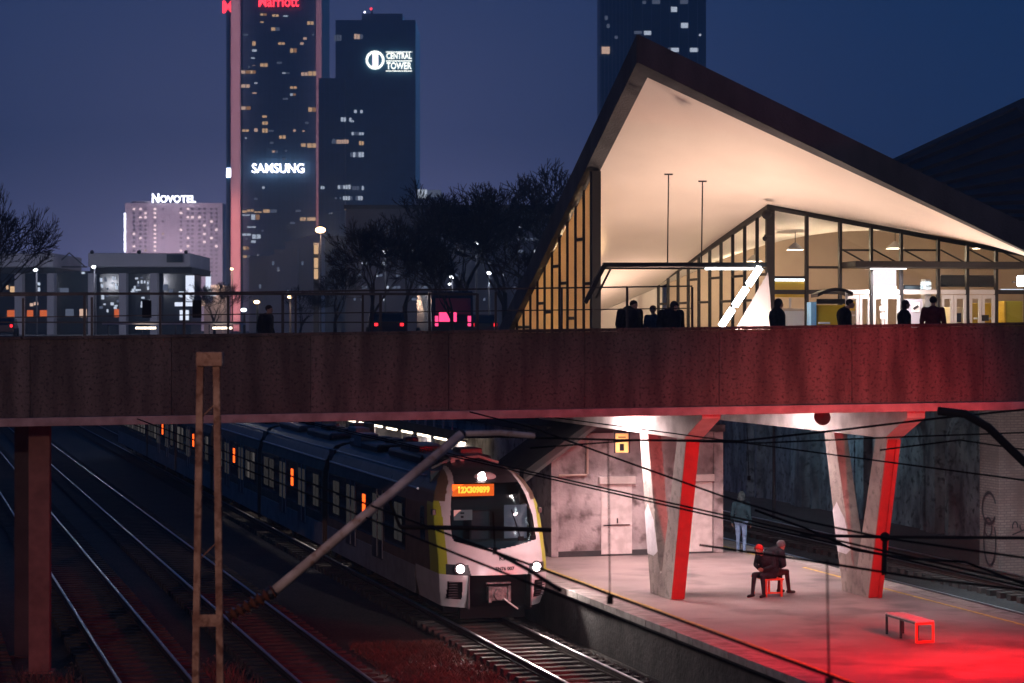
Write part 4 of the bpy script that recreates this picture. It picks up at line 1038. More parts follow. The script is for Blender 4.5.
c = P(745, 296, EZ+.1); lamp('tube_light', 'AREA', c, 10, (.85, .95, 1), lt, .3, 2.0, aim=c+Vector((3, 4, -1)))
# security cameras on the corner post
for px_, py_, lb in ((766.5, 213, 'round dome security camera high on the corner post'), (765, 237, 'small bullet security camera lower on the corner post')):
    c = P(px_, py_, 67.9); r = thing('security_camera', lb, 'security camera', c)
    link('dome', MB().ball((0, 0, -.05), .15 if py_ < 220 else .08, 12, 8), 'black_metal', r, smooth=True); link('arm', MB().bar((0, 0, .05), (.25, .3, .05), .05), 'frame', r)

# kiosk with curved roof and blue panel in front of the doors
kz = 65.6; k0 = P(835, 330, kz); k0.z = DZ
r = thing('ticket_kiosk', 'small kiosk with a dark curved roof and blue side panel before the doors', 'kiosk', k0)
def kl(px, py): return P(px, py, kz)-k0
arc = [(kl(815+35*i/8, 0).x, kl(0, 297-9*math.sin(math.pi*(i+1.2)/11)).z) for i in range(9)]
link('curved_roof', MB().prism(arc+[(x, z-.1) for x, z in arc[::-1]], -.6, .9), 'frame', r)
link('side_panel', MB().box(kl(809.5, 0).x, kl(815, 0).x, -.3, .6, 0, kl(0, 302).z), 'blue_board', r)
link('body', MB().box(kl(816, 0).x, kl(845, 0).x, -.2, .5, 0, kl(0, 305).z), 'yellow_board', r, bevel=.03)
link('header', MB().box(kl(815.5, 0).x, kl(846, 0).x, -.28, -.21, kl(0, 304).z, kl(0, 299).z), 'frame', r)
link('ledge', MB().box(kl(817, 0).x, kl(828, 0).x, -.42, -.21, kl(0, 324).z, kl(0, 322).z), 'poster', r)
link('post', MB().box(kl(843, 0).x, kl(845, 0).x, -.5, -.42, 0, kl(0, 290).z), 'frame_light', r)

# ================================================================== RAILING on the bridge parapet
rl_ = thing('bridge_railing', 'thin dark bar railing along the top of the bridge girder, left part', 'railing', BO, BR)
def bx(px):
    k = (px-512)/F; c, s = math.cos(BR), math.sin(BR); return (49.2*k)/(c-k*s)
x0, x1 = -40., bx(694)
k = 0; x = x1
hrail = lambda x: btop(x)+.92+(.06 if x > 0 else 0)
while x > x0:
    link('post', MB().box(x-.025, x+.025, .2, .25, btop(x)+.075, hrail(x)), 'dark_metal', rl_); x -= 1.49
link('top_rail', MB().bar((x0, .225, hrail(x0)+.02), (x1, .225, hrail(x1)+.02), .05, .035), 'dark_metal', rl_)
link('mid_rail', MB().bar((x0, .225, btop(x0)+.5), (x1, .225, btop(x1)+.5), .025, .025), 'dark_metal', rl_)
rear = thing('bridge_railing', 'taller railing with boxes on the far side of the bridge, at left', 'railing', BO+Vector((-1.4, 14.4, 0)), BR)
for k in range(14):
    link('post', MB().box(-36+k*2.8-.04, -36+k*2.8+.04, -.03, .03, 6.3, 8.45), 'dark_metal', rear)
link('top_rail', MB().box(-36, .4, -.03, .03, 8.4, 8.47).box(-36, .4, -.02, .02, 7.6, 7.64), 'dark_metal', rear)
for px_ in (156, 205):
    x = (px_-512)/F*63.5; link('box', MB().box(x+1.1, x+1.35, -.12, .12, 7.75, 8.25), 'black_metal', rear)
# ================================================================== BENCH AND STOOL
def local_at(px, py, z=PZ): return G(px, py, z)
b = G(925, 643, PZ)
r = thing('bench', 'slatted pale bench on orange-red square frames on the platform', 'bench', b, TH)
for k in range(4): link('slat', MB().box(-.205+k*.108, -.205+k*.108+.085, -.01, 1.46, .425, .455), 'slat', r, bevel=.006)
for y in (0, .72, 1.40):
    mb = MB(); d = .045
    mb.box(-.21, .21, y, y+d, .375, .42).box(-.21, -.165, y, y+d, .045, .374).box(.165, .21, y, y+d, .045, .374)
    if y == 0: mb.box(-.21, .21, y, y+d, 0, .044)
    else: mb.box(-.21, -.165, y, y+d, 0, .044).box(.165, .21, y, y+d, 0, .044)
    link('frame', mb, 'orange_steel' if y == 0 else 'dark_metal', r, bevel=.005, label='orange-red square end frame' if y == 0 else None)  # rear frames are orange-red too; their shade is put into the dark colour
link('seat_rail', MB().box(-.2, -.16, .046, 1.4, .38, .42).box(.16, .2, .046, 1.4, .38, .42), 'dark_metal', r)
s0 = G(774, 597, PZ)
r = thing('stool', 'low orange-red bench frame under the seated pair', 'bench', s0, TH)
for x in (-.22, .18):
    for y in (0, .8): link('leg', MB().box(x, x+.045, y, y+.045, 0, .4), 'orange_steel', r)
link('seat', MB().box(-.25, .25, -.03, .88, .40, .44), 'orange_steel', r, bevel=.008)
link('rail', MB().box(-.22, .22, .005, .04, .08, .115), 'orange_steel', r)

# ================================================================== PEOPLE
def capsule(p, r0, q, r1, n=12):
    p = Vector(p); q = Vector(q); d = q-p; L = max(d.length, 1e-4); d = d/L
    rot = Vector((0, 0, 1)).rotation_difference(d).to_matrix().to_4x4(); mx = Matrix.Translation(p) @ rot
    prof = []
    for i in range(5): a = -math.pi/2+math.pi/2*i/4; prof.append((max(.0008, math.cos(a)*r0), math.sin(a)*r0))
    for i in range(5): a = math.pi/2*i/4; prof.append((max(.0008, math.cos(a)*r1), L+math.sin(a)*r1))
    mb = MB(mx); mb.lathe(prof, (0, 0, 0), n); return mb
PM = {}
def pm(c, rough=.8):
    k = tuple(c)
    if k not in PM: PM[k] = mat('cloth', c, rough, c2=[x*.6 for x in c], scale=9, bump=.6, bscale=16, spec=.12)
    return PM[k]
def build_body(name, segs, root, voxel):
    """segs: (p, r0, q, r1, colour).  One continuous remeshed figure; colours by nearest limb."""
    mb = MB()
    for p, r0, q, r1, c in segs:
        m = capsule(p, r0, q, r1); k = len(mb.v); mb.v += m.v; mb.f += [tuple(i+k for i in f) for f in m.f]
    me = bpy.data.meshes.new(name); me.from_pydata([tuple(v) for v in mb.v], [], mb.f)
    o = bpy.data.objects.new(name+'_src', me); COL.objects.link(o)
    m = o.modifiers.new('r', 'REMESH'); m.mode = 'VOXEL'; m.voxel_size = voxel
    s = o.modifiers.new('s', 'SMOOTH'); s.iterations = 3; s.factor = .5
    dg = bpy.context.evaluated_depsgraph_get(); dg.update()
    out = bpy.data.meshes.new_from_object(o.evaluated_get(dg)); out.name = name
    bpy.data.objects.remove(o); bpy.data.meshes.remove(me)
    out.materials.clear(); mats = []; idx = []
    for sg in segs:
        if sg[4] not in mats: mats.append(sg[4]); out.materials.append(pm(sg[4], .5 if sg[4][0] > .4 and sg[4][1] < .45 else .8))
        idx.append(mats.index(sg[4]))
    S_ = [(Vector(p), r0, Vector(q), r1) for p, r0, q, r1, _ in segs]
    for f in out.polygons:
        c = f.center; best = 9; bi = 0
        for i, (p, r0, q, r1) in enumerate(S_):
            d = q-p; L2 = d.length_squared; k = max(0, min(1, (c-p).dot(d)/L2)) if L2 > 1e-9 else 0
            e_ = (c-(p+d*k)).length-(r0+(r1-r0)*k)
            if e_ < best: best = e_; bi = i
        f.material_index = idx[bi]; f.use_smooth = True
    ob = bpy.data.objects.new(name, out); COL.objects.link(ob); ob.parent = root; return ob
SKIN = (.42, .27, .21)
def lerp(a, b, k): return Vector(a).lerp(Vector(b), k)
def person(label, loc, rz, pose='stand', jacket=(.02, .025, .035), trousers=(.02, .02, .03), shoe=(.02, .02, .02), hair=(.03, .02, .018), head_tilt=0., cap=None, hood=False, group=None, voxel=.014, bulk=1., h=1.75, name='person', arms='side', seat_h=.44, bag=None, hairlen=0):
    r = thing(name, label, 'person', loc, rz, group)
    k = h/1.75; sg = []
    def A(p, r0, q, r1, c): sg.append((Vector(p)*k, r0*k, Vector(q)*k, r1*k, c))
    # facing -y
    if pose == 'sit':
        hip = Vector((0, .02, seat_h/k+.10)); chest = hip+Vector((0, -.16, .40)); neck = hip+Vector((0, -.26, .52)); lean = 1
    elif pose == 'walk' or pose == 'stand':
        hip = Vector((0, 0, .92)); chest = Vector((0, .0, 1.30)); neck = Vector((0, -.015, 1.47))
    head = neck+Vector((0, -.05-.12*head_tilt, .16-.05*head_tilt))
    ja = jacket
    # torso
    A(hip+Vector((-.075, 0, 0)), .125*bulk, hip+Vector((.075, 0, 0)), .125*bulk, trousers)
    A(hip+Vector((0, -.02, .14)), .15*bulk, chest, .165*bulk, ja)
    A(hip+Vector((-.06, 0, .04)), .135*bulk, hip+Vector((.06, 0, .04)), .135*bulk, ja)
    A(chest+Vector((-.09, 0, -.02)), .13*bulk, chest+Vector((.09, 0, -.02)), .13*bulk, ja)
    sh = [chest+Vector((s*.175*bulk, .0, .10)) for s in (-1, 1)]
    A(sh[0], .075, sh[1], .075, ja)
    A(chest+Vector((0, 0, .1)), .09, neck, .06, ja)
    A(neck+Vector((0, 0, -.02)), .055, head+Vector((0, .02, -.06)), .05, SKIN)
    # head: skull, face, nose, ears, eye sockets
    A(head+Vector((0, .02, .03)), .088, head+Vector((0, -.012, -.005)), .082, SKIN)
    A(head+Vector((0, -.035, -.06)), .052, head+Vector((0, -.05, -.085)), .036, SKIN)
    A(head+Vector((0, -.088, .0)), .012, head+Vector((0, -.108, -.028)), .015, SKIN)
    for s in (-1, 1):
        A(head+Vector((s*.084, .01, .012)), .015, head+Vector((s*.086, .014, -.025)), .012, SKIN)
        A(head+Vector((s*.03, -.086, .006)), .009, head+Vector((s*.036, -.085, .006)), .009, (.04, .03, .03))
    A(head+Vector((-.02, -.085, -.058)), .007, head+Vector((.02, -.085, -.058)), .007, (.25, .09, .08))
    # legs
    feet = []
    for i, s in enumerate((-1, 1)):
        hp_ = hip+Vector((s*.09, 0, -.02))
        if pose == 'sit':
            kn = hip+Vector((s*.12, -.44, .02-.01*i)); an = Vector((s*.13, kn.y-.06+.10*i, .09))
        elif pose == 'walk':
            st = (.26, -.22)[i]; kn = Vector((s*.085, -.10 if i else -.02, .50)); an = Vector((s*.08, st, .09 if i else .12))
        else:
            kn = Vector((s*.095, -.025, .50)); an = Vector((s*.10+.0, .02-.04*i, .085))
        A(hp_, .093, kn, .066, trousers); A(kn, .062, an, .044, trousers)
        A(an+Vector((0, .03, -.035)), .042, an+Vector((s*.015, -.15, -.052)), .034, shoe)
    # arms and hands
    for i, s in enumerate((-1, 1)):
        S0 = sh[i]
        if arms == 'lap': el_ = S0+Vector((s*.07, -.02, -.27)); wr = hip+Vector((s*.07, -.30, .15)); pd = Vector((-s*.8, -.5, -.1))
        elif arms == 'pocket': el_ = S0+Vector((s*.09, .07, -.27)); wr = hip+Vector((s*.18, -.04, .06)); pd = Vector((-s*.4, -.6, -.5))
        elif arms == 'phone' and s == 1: el_ = S0+Vector((.05, -.06, -.27)); wr = S0+Vector((-.05, -.30, -.16)); pd = Vector((-.3, -.7, .5))
        else: el_ = S0+Vector((s*.06, .03, -.29)); wr = S0+Vector((s*.08, -.06, -.53)); pd = Vector((0, -.12, -1))
        pd.normalize()
        A(S0, .066*bulk, el_, .052*bulk, ja); A(el_, .052*bulk, wr, .038*bulk, ja)
        side = pd.cross(Vector((s, 0, 0))); side = side.normalized() if side.length > .1 else Vector((0, 1, 0))
        nrm = pd.cross(side)
        pal = wr+pd*.075
        for q in (-.022, 0, .022): A(wr+pd*.03+side*q*.7, .020, pal+side*q, .018, SKIN)
        for q, L in ((-.033, .062), (-.011, .078), (.011, .074), (.033, .056)):
            b0_ = pal+side*q; b1 = b0_+pd*L*.55+nrm*.008; b2 = b0_+pd*L*.9+nrm*.03
            A(b0_, .0105, b1, .0095, SKIN); A(b1, .0095, b2, .0085, SKIN)
        t0_ = wr+pd*.035-side*.025; A(t0_, .013, t0_-side*.03+pd*.04+nrm*.015, .010, SKIN)
    body = build_body('body', sg, r, voxel)
    hd = head*k
    # hair / headwear as children
    if cap:
        m_ = MB(Matrix.Translation(hd+Vector((0, .012, .035))*k) @ Matrix.Rotation(R(-12-18*head_tilt), 4, 'X')).lathe([(.1, -.05), (.106, -.045), (.108, -.01), (.104, .0), (.102, .03), (.085, .068), (.05, .09), (.002, .098)], (0, 0, 0), 20)
        link('knit_cap', m_, pm(cap), r, smooth=True)
    elif hood:
        c = hd+Vector((0, .03, .02))*k
        link('hood', MB().ball(c, .112*k, 16, 12, (1, 1.05, 1.14)).ball(c+Vector((0, .03, -.11))*k, .10*k, 14, 10, (1.1, .9, .8)), pm(hood if isinstance(hood, tuple) else jacket), r, smooth=True)
    else:
        m_ = MB().ball(hd+Vector((0, .028, .04))*k, .1*k, 16, 10, (1, 1.02, .95))
        if hairlen: m_.ball(hd+Vector((0, .06, -.05))*k, .095*k, 14, 10, (1.05, .7, 1.3))
        link('hair', m_, pm(hair), r, smooth=True)
    return r
# platform people (facing: rz=0 looks towards the camera)
person('person standing at the platform edge, back turned, in teal hooded jacket and light jeans', G(741, 553, PZ), R(158), 'stand', (.018, .05, .07), (.18, .29, .48), (.8, .8, .8), hood=(.05, .075, .085), voxel=.010, bulk=1.12, h=1.76, arms='side')
s1 = G(768, 594, PZ)
n2 = Matrix.Rotation(TH, 3, 'Z')
seat1 = s0+n2 @ Vector((-.05, .22, 0))
person('seated person in a bright red knit cap and dark jacket, bent forward', seat1, R(-42), 'sit', (.022, .026, .036), (.028, .03, .042), (.02, .02, .022), cap=(.62, .045, .04), head_tilt=1., voxel=.010, bulk=1.12, arms='lap', seat_h=.42)
seat2 = s0+n2 @ Vector((.12, .56, 0))
person('seated person in a grey knit cap, back to back with the red cap', seat2, R(120), 'sit', (.020, .026, .036), (.05, .03, .028), (.05, .035, .03), cap=(.16, .18, .2), head_tilt=.5, voxel=.010, bulk=1.5, arms='lap', seat_h=.42)
# people on the bridge
def on_deck(px, Z): p = P(px, 330, Z); p.z = max(6.45, 6.42+.012*p.x); return p
person('person in a bulky dark coat, leftmost of the group by the stair entrance', on_deck(630, 55), R(40), 'walk', (.012, .016, .026), hair=(.02, .016, .015), bulk=1.75, head_tilt=.8, h=1.72)
person('person in a grey coat, middle of the group by the stair entrance', on_deck(654, 56.5), R(-20), 'stand', (.10, .10, .12), hair=(.12, .08, .06), head_tilt=.5, h=1.58, bulk=1.2)
person('broad person in a dark hooded coat, right one of the group by the stair entrance', on_deck(671, 55), R(30), 'walk', (.012, .016, .026), hood=(.03, .03, .04), bulk=1.65, head_tilt=.9, h=1.68)
person('person in a dark teal hood standing alone by the glowing glass cheek', on_deck(777, 56), R(70), 'stand', (.012, .022, .03), hood=(.02, .03, .04), bulk=1.4, h=1.68)
person('person in dark clothes with short hair looking down, walking past the kiosk', on_deck(844, 56), R(70), 'walk', (.010, .012, .02), bulk=1.25, head_tilt=.9, h=1.70)
person('person with dark shoulder-length hair walking before the white entrance doors', on_deck(904, 56), R(100), 'walk', (.012, .014, .022), hairlen=1, bulk=1.2, h=1.62)
person('person in a dark red jacket standing before the right-hand doors', on_deck(933, 56), R(160), 'stand', (.10, .018, .022), hair=(.015, .012, .012), bulk=1.3, h=1.70)
person('dark person alone on the left part of the bridge below the beige building', on_deck(266, 56), R(60), 'stand', (.012, .014, .022), bulk=1.3, h=1.6, head_tilt=.5)

# ================================================================== THE CITY BEYOND
def tower_root(name, label, px, Z, cat='building'):
    c = P(px, 330, Z); c.z = ZL; return thing(name, label, cat, c), c
def sy(py, Z, c): return CH-(py-HY)/F*Z-ZL
def cx_(px, Z, c): return (px-CX)/F*Z-c.x
def cbox(px0, px1, py0, Z, c, depth, py1=None, y0=0):
    return MB().box(cx_(px0, Z, c), cx_(px1, Z, c), y0, y0+depth, 0 if py1 is None else sy(py1, Z, c), sy(py0, Z, c))
def win(root, name, Z, c, px0, py0, px1, py1, m, y=-.15):
    return link(name, MB().box(cx_(px0, Z, c), cx_(px1, Z, c), y-.15, y, sy(py1, Z, c), sy(py0, Z, c)), m, root)
rnd = random.Random(21)
# tall dark tower with pink pilasters
Z = 900; r, c = tower_root('office_tower', 'tall dark hotel tower with pink lit corner strips and a red sign at its top', 272, Z)
link('glass_body', cbox(231, 318, -14, Z, c, 38), 'tower_glass', r)
link('side_wing', cbox(225.5, 231, -12, Z, c, 36, None, 2), 'tower_dark', r)
for a, b_, y1 in ((231.5, 241, -16), (316.5, 322, -14)):
    pil = link('pilaster', cbox(a, b_, y1, Z, c, 39, None, -2.2), 'pilaster', r)
    xm = c.x+cx_((a+b_)/2, Z, c)
    for z0, z1, pw, cc in ((ZL, 62, 2600 if a < 300 else 700, (1, .36, .38)), (62, 145, 1500 if a < 300 else 900, (1, .5, .62))):
        lamp('pilaster_washer', 'AREA', (xm, Z-6.5, (z0+z1)/2), pw, cc, r, 1.0, z1-z0, aim=(xm, Z, (z0+z1)/2+.01))
W = [(260,13,267,16,0),(272,14,279,17,0),(283,15,288,17,2),(307,21,314,25,0),(260,21,264,23,0),(271,27,280,31,0),(252,41,256,46,0),(278,42,285,45,0),(303,37,307,40,1),(252,49,257,52,2),(290,48,297,53,0),(300,42,304,45,1),
     (251,57,255,59,2),(260,63,268,67,0),(252,65,256,66,1),(241,70,250,74,1),(250,70,256,74,0),(301,72,308,76,1),(308,71,317,76,0),(282,72,290,74,2),(241,84,250,88,1),(252,92,257,94,1),(290,86,297,89,0),(290,93,296,96,2),(254,82,258,84,2),(241,106,251,110,1),(308,107,317,112,0),
     (262,115,267,118,0),(262,121,268,125,0),(242,129,249,132,0),(254,128,258,132,1),(262,128,268,133,0),(279,135,286,139,0),(301,143,306,147,0),(307,143,317,148,0),(245,137,247,139,2),(293,129,296,132,1),(302,130,305,132,1),(272,150,278,153,1),
     (242,210,247,213,0),(247,209,254,212,0),(254,211,262,213,0),(263,209,277,213,0),(242,214,250,216,2),(251,214,260,220,2),(300,217,306,221,0),(307,217,316,221,0),(310,217,313,220,1),(242,233,251,236,2),(252,234,261,239,2),(243,246,249,250,0),(243,255,251,258,0),(251,240,256,243,2),(247,226,256,228,2),(262,186,265,189,2),(250,262,254,264,0)]
for a, b_, a1, b1, k in W:
    b_ += .5; n_ = 2 if a1-a > 5.5 else 1
    for q in range(n_):
        w_ = (a1-a)/n_; kk = k if q == 0 else rnd.choice((k, 3, 4, k))
        win(r, 'lit_window', Z, c, a+w_*q+.3, b_, a+w_*(q+1)-.3, b1-.3, ('win_warm', 'win_peach', 'win_white', 'win_amber', 'win_dim')[kk])
for _ in range(16):
    px = 243+rnd.random()*70; py = 18+rnd.randrange(60)*4
    win(r, 'lit_window', Z, c, px, py, px+rnd.choice((2, 3.5, 5)), py+1.8, 'win_dim')
def rowsign(root, body, Z, c, px0, px1, py0, py1, m, y=-1.2, rail=True, bold=.02):
    w = (px1-px0)/F*Z; h = (py1-py0)/F*Z; cxm = cx_((px0+px1)/2, Z, c); czm = sy((py0+py1)/2, Z, c)
    s = link('sign', MB().box(cxm-w/2, cxm+w/2, y+.5, y+.7, czm-h*.55, czm-h*.48).box(cxm-w/2, cxm+w/2, y+.5, y+.7, czm+h*.3, czm+h*.36), 'frame', root)
    t = text('lettering', body, h*1.38, m, s, (cxm, y, czm), (R(90), 0, 0), .3, bold*h)
    bb = t.dimensions.x or 1
    bpy.context.view_layer.update(); bb = t.dimensions.x or 1
    t.scale = (w/bb, 1, 1); return s
rowsign(r, 'SAMSUNG', Z, c, 253, 305, 164.5, 174, 'sign_white', -3, bold=.008)
rowsign(r, 'Marriott', Z, c, 259, 299, -3, 8.5, 'sign_red', -3, bold=.015)
link('side_sign', MB().box(cx_(226, Z, c), cx_(231, Z, c), 1.3, 1.6, sy(177, Z, c), sy(168, Z, c)), 'sign_white', r)
text('side_letter', 'M', 7, 'sign_red', r, (cx_(227.5, Z, c), 1.2, sy(7, Z, c)), (R(90), 0, R(-20)), .3, .1)
# tower behind it with round emblem
Z = 800; r, c = tower_root('office_tower', 'dark blue tower with a stepped top and a lit round emblem beside lettering', 372, Z)
link('main_block', cbox(335.5, 415.5, 20, Z, c, 40), 'tower_dark', r)
link('top_block', cbox(361, 402, 12, Z, c, 26, 20, 4), 'tower_dark', r)
link('low_wing', cbox(320, 346, 80, Z, c, 30, None, -6), 'tower_glass', r)
link('mast', MB().tube([(cx_(371, Z, c), 6, sy(12, Z, c)), (cx_(371, Z, c), 6, sy(8, Z, c))], .3).tube([(cx_(364, Z, c), 6, sy(20, Z, c)), (cx_(364, Z, c), 6, sy(13, Z, c))], .2), 'dark_metal', r)
win(r, 'beacon', Z, c, 370, 8, 372, 10, 'sign_red'); win(r, 'beacon', Z, c, 364, 11.5, 365.5, 13, 'sign_white')
W = [(354,33,363,40,1),(335.5,36,343,44,2),(354,109,363,114,2),(342,118,353,124,2),(349,131,364,136,2),(350,119,354,123,2),(333,140,350,146,1),(354,140,364,146,0),(350,151,364,158,2),(339,185,352,191,2),(352,185,364,191,2),(344,196,364,202,2),(336,197,343,201,3),(322,186,326,191,2),(346,177,362,179,3),(330,212,334,216,3),(334,139,339,143,3)]
for a, b_, a1, b1, k in W:
    n_ = max(1, round((a1-a)/2.6)); w_ = (a1-a)/n_
    for q in range(n_):
        if rnd.random() < .12: continue
        win(r, 'lit_window', Z, c, a+w_*q+.25, b_+.9+rnd.uniform(0, .6), a+w_*(q+1)-.25, b1-.9, ('win_warm', 'win_peach', 'win_white', 'win_dim')[k if rnd.random() > .3 else 3], -.15 if a > 346 else -6.15)
em = link('emblem', MB(Matrix.Translation((cx_(375.2, Z, c), -.8, sy(60.3, Z, c))) @ Matrix.Rotation(R(90), 4, 'X')).ring(2.55, 3.4, -.2, .2, 32), 'sign_cream', r)
link('emblem_bar', MB().box(cx_(372.6, Z, c), cx_(378.4, Z, c), -1.0, -.6, sy(66.8, Z, c), sy(53.5, Z, c)), emit('sign_pinkish', (1, .86, .9), 2.2), em)
rowsign(r, 'CENTRAL', Z, c, 386.5, 411.5, 53.5, 59.5, 'sign_cream', -.8, bold=.02)
rowsign(r, 'TOWER', Z, c, 386.5, 411.5, 63, 69.8, 'sign_cream', -.8, bold=.02)
link('sign_rule', MB().box(cx_(386, Z, c), cx_(412, Z, c), -.9, -.6, sy(61.6, Z, c), sy(60.8, Z, c)).box(cx_(386, Z, c), cx_(412, Z, c), -.9, -.6, sy(71.6, Z, c), sy(70.9, Z, c)).box(cx_(386, Z, c), cx_(412, Z, c), -.9, -.6, sy(52.6, Z, c), sy(51.9, Z, c)), 'sign_cream', r)
# far hotel slab
Z = 1400; r, c = tower_root('hotel_slab', 'pale broad hotel slab with rows of small windows and white roof letters, left of the tall tower', 174, Z)
link('facade', cbox(125, 222.5, 203, Z, c, 20), 'hotel', r); link('penthouse', cbox(131, 158, 201, Z, c, 12, 203, 2), 'hotel', r)
link('light_edge', cbox(124.2, 125.6, 213, Z, c, 1, 252, -.5), 'sign_white', r)
n = 0; rest = MB()
cols_h = [134, 140.5, 145.5, 155, 163, 181, 188, 192.5, 199.5, 204.5, 211.5, 216.5]
for ci_, px in enumerate(cols_h):
    for k in range(17):
        py = 209+k*4.15
        if ci_ in (4,) and rnd.random() < .5: continue
        q = rnd.random()
        if n < 98:
            win(r, 'window', Z, c, px-1.2, py-.9, px+1.2, py+.9, 'win_pink' if q < (.85 if ci_ == 3 else .24) else ('win_peach' if q < .3 else 'hotel_window'), -.1); n += 1
        else: rest.box(cx_(px-1.2, Z, c), cx_(px+1.2, Z, c), -.25, -.1, sy(py+.9, Z, c), sy(py-.9, Z, c))
o = link('window', rest, 'hotel_window', r); o['kind'] = 'stuff'
lamp('facade_flood', 'AREA', (c.x, Z-60, ZL+50), 60000, (1, .74, .92), r, 40, 20, aim=(c.x, Z, ZL+45))
for px, py in ((181,213),(199.5,217.3),(204.5,225.6),(204.5,234),(216.5,229.7),(211.5,221.5),(216.5,246.3),(204.5,242),(188,246.3),(211.5,238),(192.5,217.3)): win(r, 'lit_window', Z, c, px-1.3, py-1, px+1.3, py+1, 'win_pink', -.3)
s = rowsign(r, 'N', Z, c, 152.5, 159.5, 194.3, 203.2, 'sign_white', -1.5, bold=.03)
s = rowsign(r, 'OVOTEL', Z, c, 160.3, 196, 196, 203, 'sign_white', -1.5, bold=.03)
# third tower behind the roof apex
Z = 700; r, c = tower_root('office_tower', 'blue ribbed glass tower rising behind the roof apex', 655, Z)
link('left_face', cbox(600.5, 634, -30, Z, c, 24, None, 3), 'tower_dark', r); link('right_face', cbox(634, 706, -30, Z, c, 30), mat('tower_blue', (.016, .05, .10), .4, c2=(.012, .036, .075), scale=.05), r)
for k in range(9): link('rib', cbox(601+k*3.8, 601.5+k*3.8, -30, Z, c, .6, None, 2.3), 'grey_building', r)
for k in range(7): link('rib', cbox(642+k*9.2, 642.4+k*9.2, -30, Z, c, .6, None, -.6), 'grey_building', r)
for a, b_, a1, b1, k in ((602,46,610,53,1),(605,15,608,19,3),(615,35,618,38,3),(607,23,610,27,3),(671,7,677,12,2),(681,23,688,28,2),(644,31,651,35,2),(634,31,642,34,3),(671,48,679,52,2),(690,48,698,52,2),(668,48,671,51,3),(642,1,646,4,3),(652,0,660,4,3),(680,0,688,4,3),(699,34,701,36,2)):
    win(r, 'lit_window', Z, c, a, b_, a1, b1, ('win_warm', 'win_peach', 'win_white', 'win_dim')[k], -.15 if a > 633 else 2.0)
# white block
Z = 600; r, c = tower_root('flat_roof_building', 'small pale block with a lit upper corner right of the emblem tower', 428, Z)
link('wall', cbox(414, 441, 191, Z, c, 20), 'grey_building', r); win(r, 'lit_window', Z, c, 418, 189.5, 427, 198, 'win_white'); win(r, 'lit_window', Z, c, 427, 190, 441, 197, 'win_dim')
# beige stepped building
Z = 430; r, c = tower_root('stepped_building', 'beige building with stepped blank walls below the tall tower', 285, Z)
link('low_wing', cbox(249, 276, 256, Z, c, 20), 'beige_building', r); link('tall_wing', cbox(276, 292, 250, Z, c, 20, None, -3), 'beige_building', r)
mb = MB(); mb.prism([(cx_(283, Z, c), 0), (cx_(318, Z, c), 0), (cx_(318, Z, c), sy(232, Z, c)), (cx_(283, Z, c), sy(241, Z, c))], 4, 16); link('sloped_wing', mb, 'beige_building', r)
mb = MB(); mb.prism([(cx_(270, Z, c), 0), (cx_(300, Z, c), 0), (cx_(300, Z, c), sy(249, Z, c)), (cx_(270, Z, c), sy(257, Z, c))], -5, -3.2); link('sloped_wing', mb, 'beige_building', r)
for a, b_ in ((275, 262), (280, 268), (304, 262), (262, 285), (290, 290)): win(r, 'lit_window', Z, c, a, b_, a+2, b_+4, 'win_dim', -5.1)
# lit vertical advertising strip
Z = 330; r, c = tower_root('advertising_pylon', 'slim pylon with warm lit panels beside the orange street lamp', 316, Z, 'pylon')
link('frame', cbox(313.5, 319, 243, Z, c, .5), 'frame', r)
for a, b_ in ((245, 254), (258, 268), (269, 279)): win(r, 'lit_panel', Z, c, 314.2, a, 318.2, b_, 'win_warm')
# dark long building behind the trees
Z = 320; r, c = tower_root('long_building', 'long dark low building behind the bare trees, left of the roof', 450, Z)
link('wall', cbox(346, 570, 209, Z, c, 20), mat('long_wall', (.12, .12, .16), .8, c2=(.05, .05, .07), scale=.12, detail=8), r); link('parapet', cbox(344, 572, 205, Z, c, 20.6, 209, -.3), 'dark_building', r)
for _ in range(70):
    px = rnd.uniform(352, 560); py = rnd.choice((226, 238, 250, 262, 274, 286, 298))
    win(r, 'lit_window', Z, c, px, py, px+rnd.choice((2, 3, 5)), py+2.5, rnd.choice(('win_dim', 'win_dim', 'win_dim', 'win_white')))
Z = 520; r, c = tower_root('dark_block', 'dark block between the beige building and the emblem tower', 335, Z)
link('wall', cbox(318, 350, 236, Z, c, 20), 'dark_building', r)
# two grey portal buildings at left
def portal(label, px0, px1, cols_, lights, sign=None):
    Z = 240; r, c = tower_root('portal_building', label, (px0+px1)/2, Z)
    link('roof_fascia', cbox(px0, px1, 253, Z, c, 16, 267), 'grey_building', r, bevel=.1); link('soffit_band', cbox(px0+1, px1+1, 267.3, Z, c, 15, 273, .6), 'dark_building', r)
    for a, b_ in cols_: link('column', cbox(a, b_, 273.2, Z, c, 1.5), 'grey_building', r)
    link('glass_wall', cbox(px0+2, px1-2, 273.2, Z, c, 8, None, 2.2), 'dark_glass', r)
    for k in range(3): link('roof_light', MB().ball((cx_(px0+4+(px1-px0-8)*k/2, Z, c), 0, sy(252, Z, c)), .22, 8, 6), 'dark_metal', r)
    for a, b_, a1, b1, m in lights: win(r, 'lit_window', Z, c, a, b_, a1, b1, m, 2.1)
    return r, c, Z
L1 = [(2,285,4,289,'win_warm'),(6,286,14,295,'win_warm'),(3,310,14,317,'shop_orange'),(23,310,29,317,'shop_orange'),(36,310,45,317,'shop_orange'),(34,282,36,285,'win_white'),(34,287,36,291,'win_white'),(26,303,29,306,'win_peach'),(30,302,34,305,'win_peach')]
portal('left grey portal building with orange shop lights, behind the bare tree', -40, 53, [(-20, -14), (14.5, 22), (47, 54)], L1)
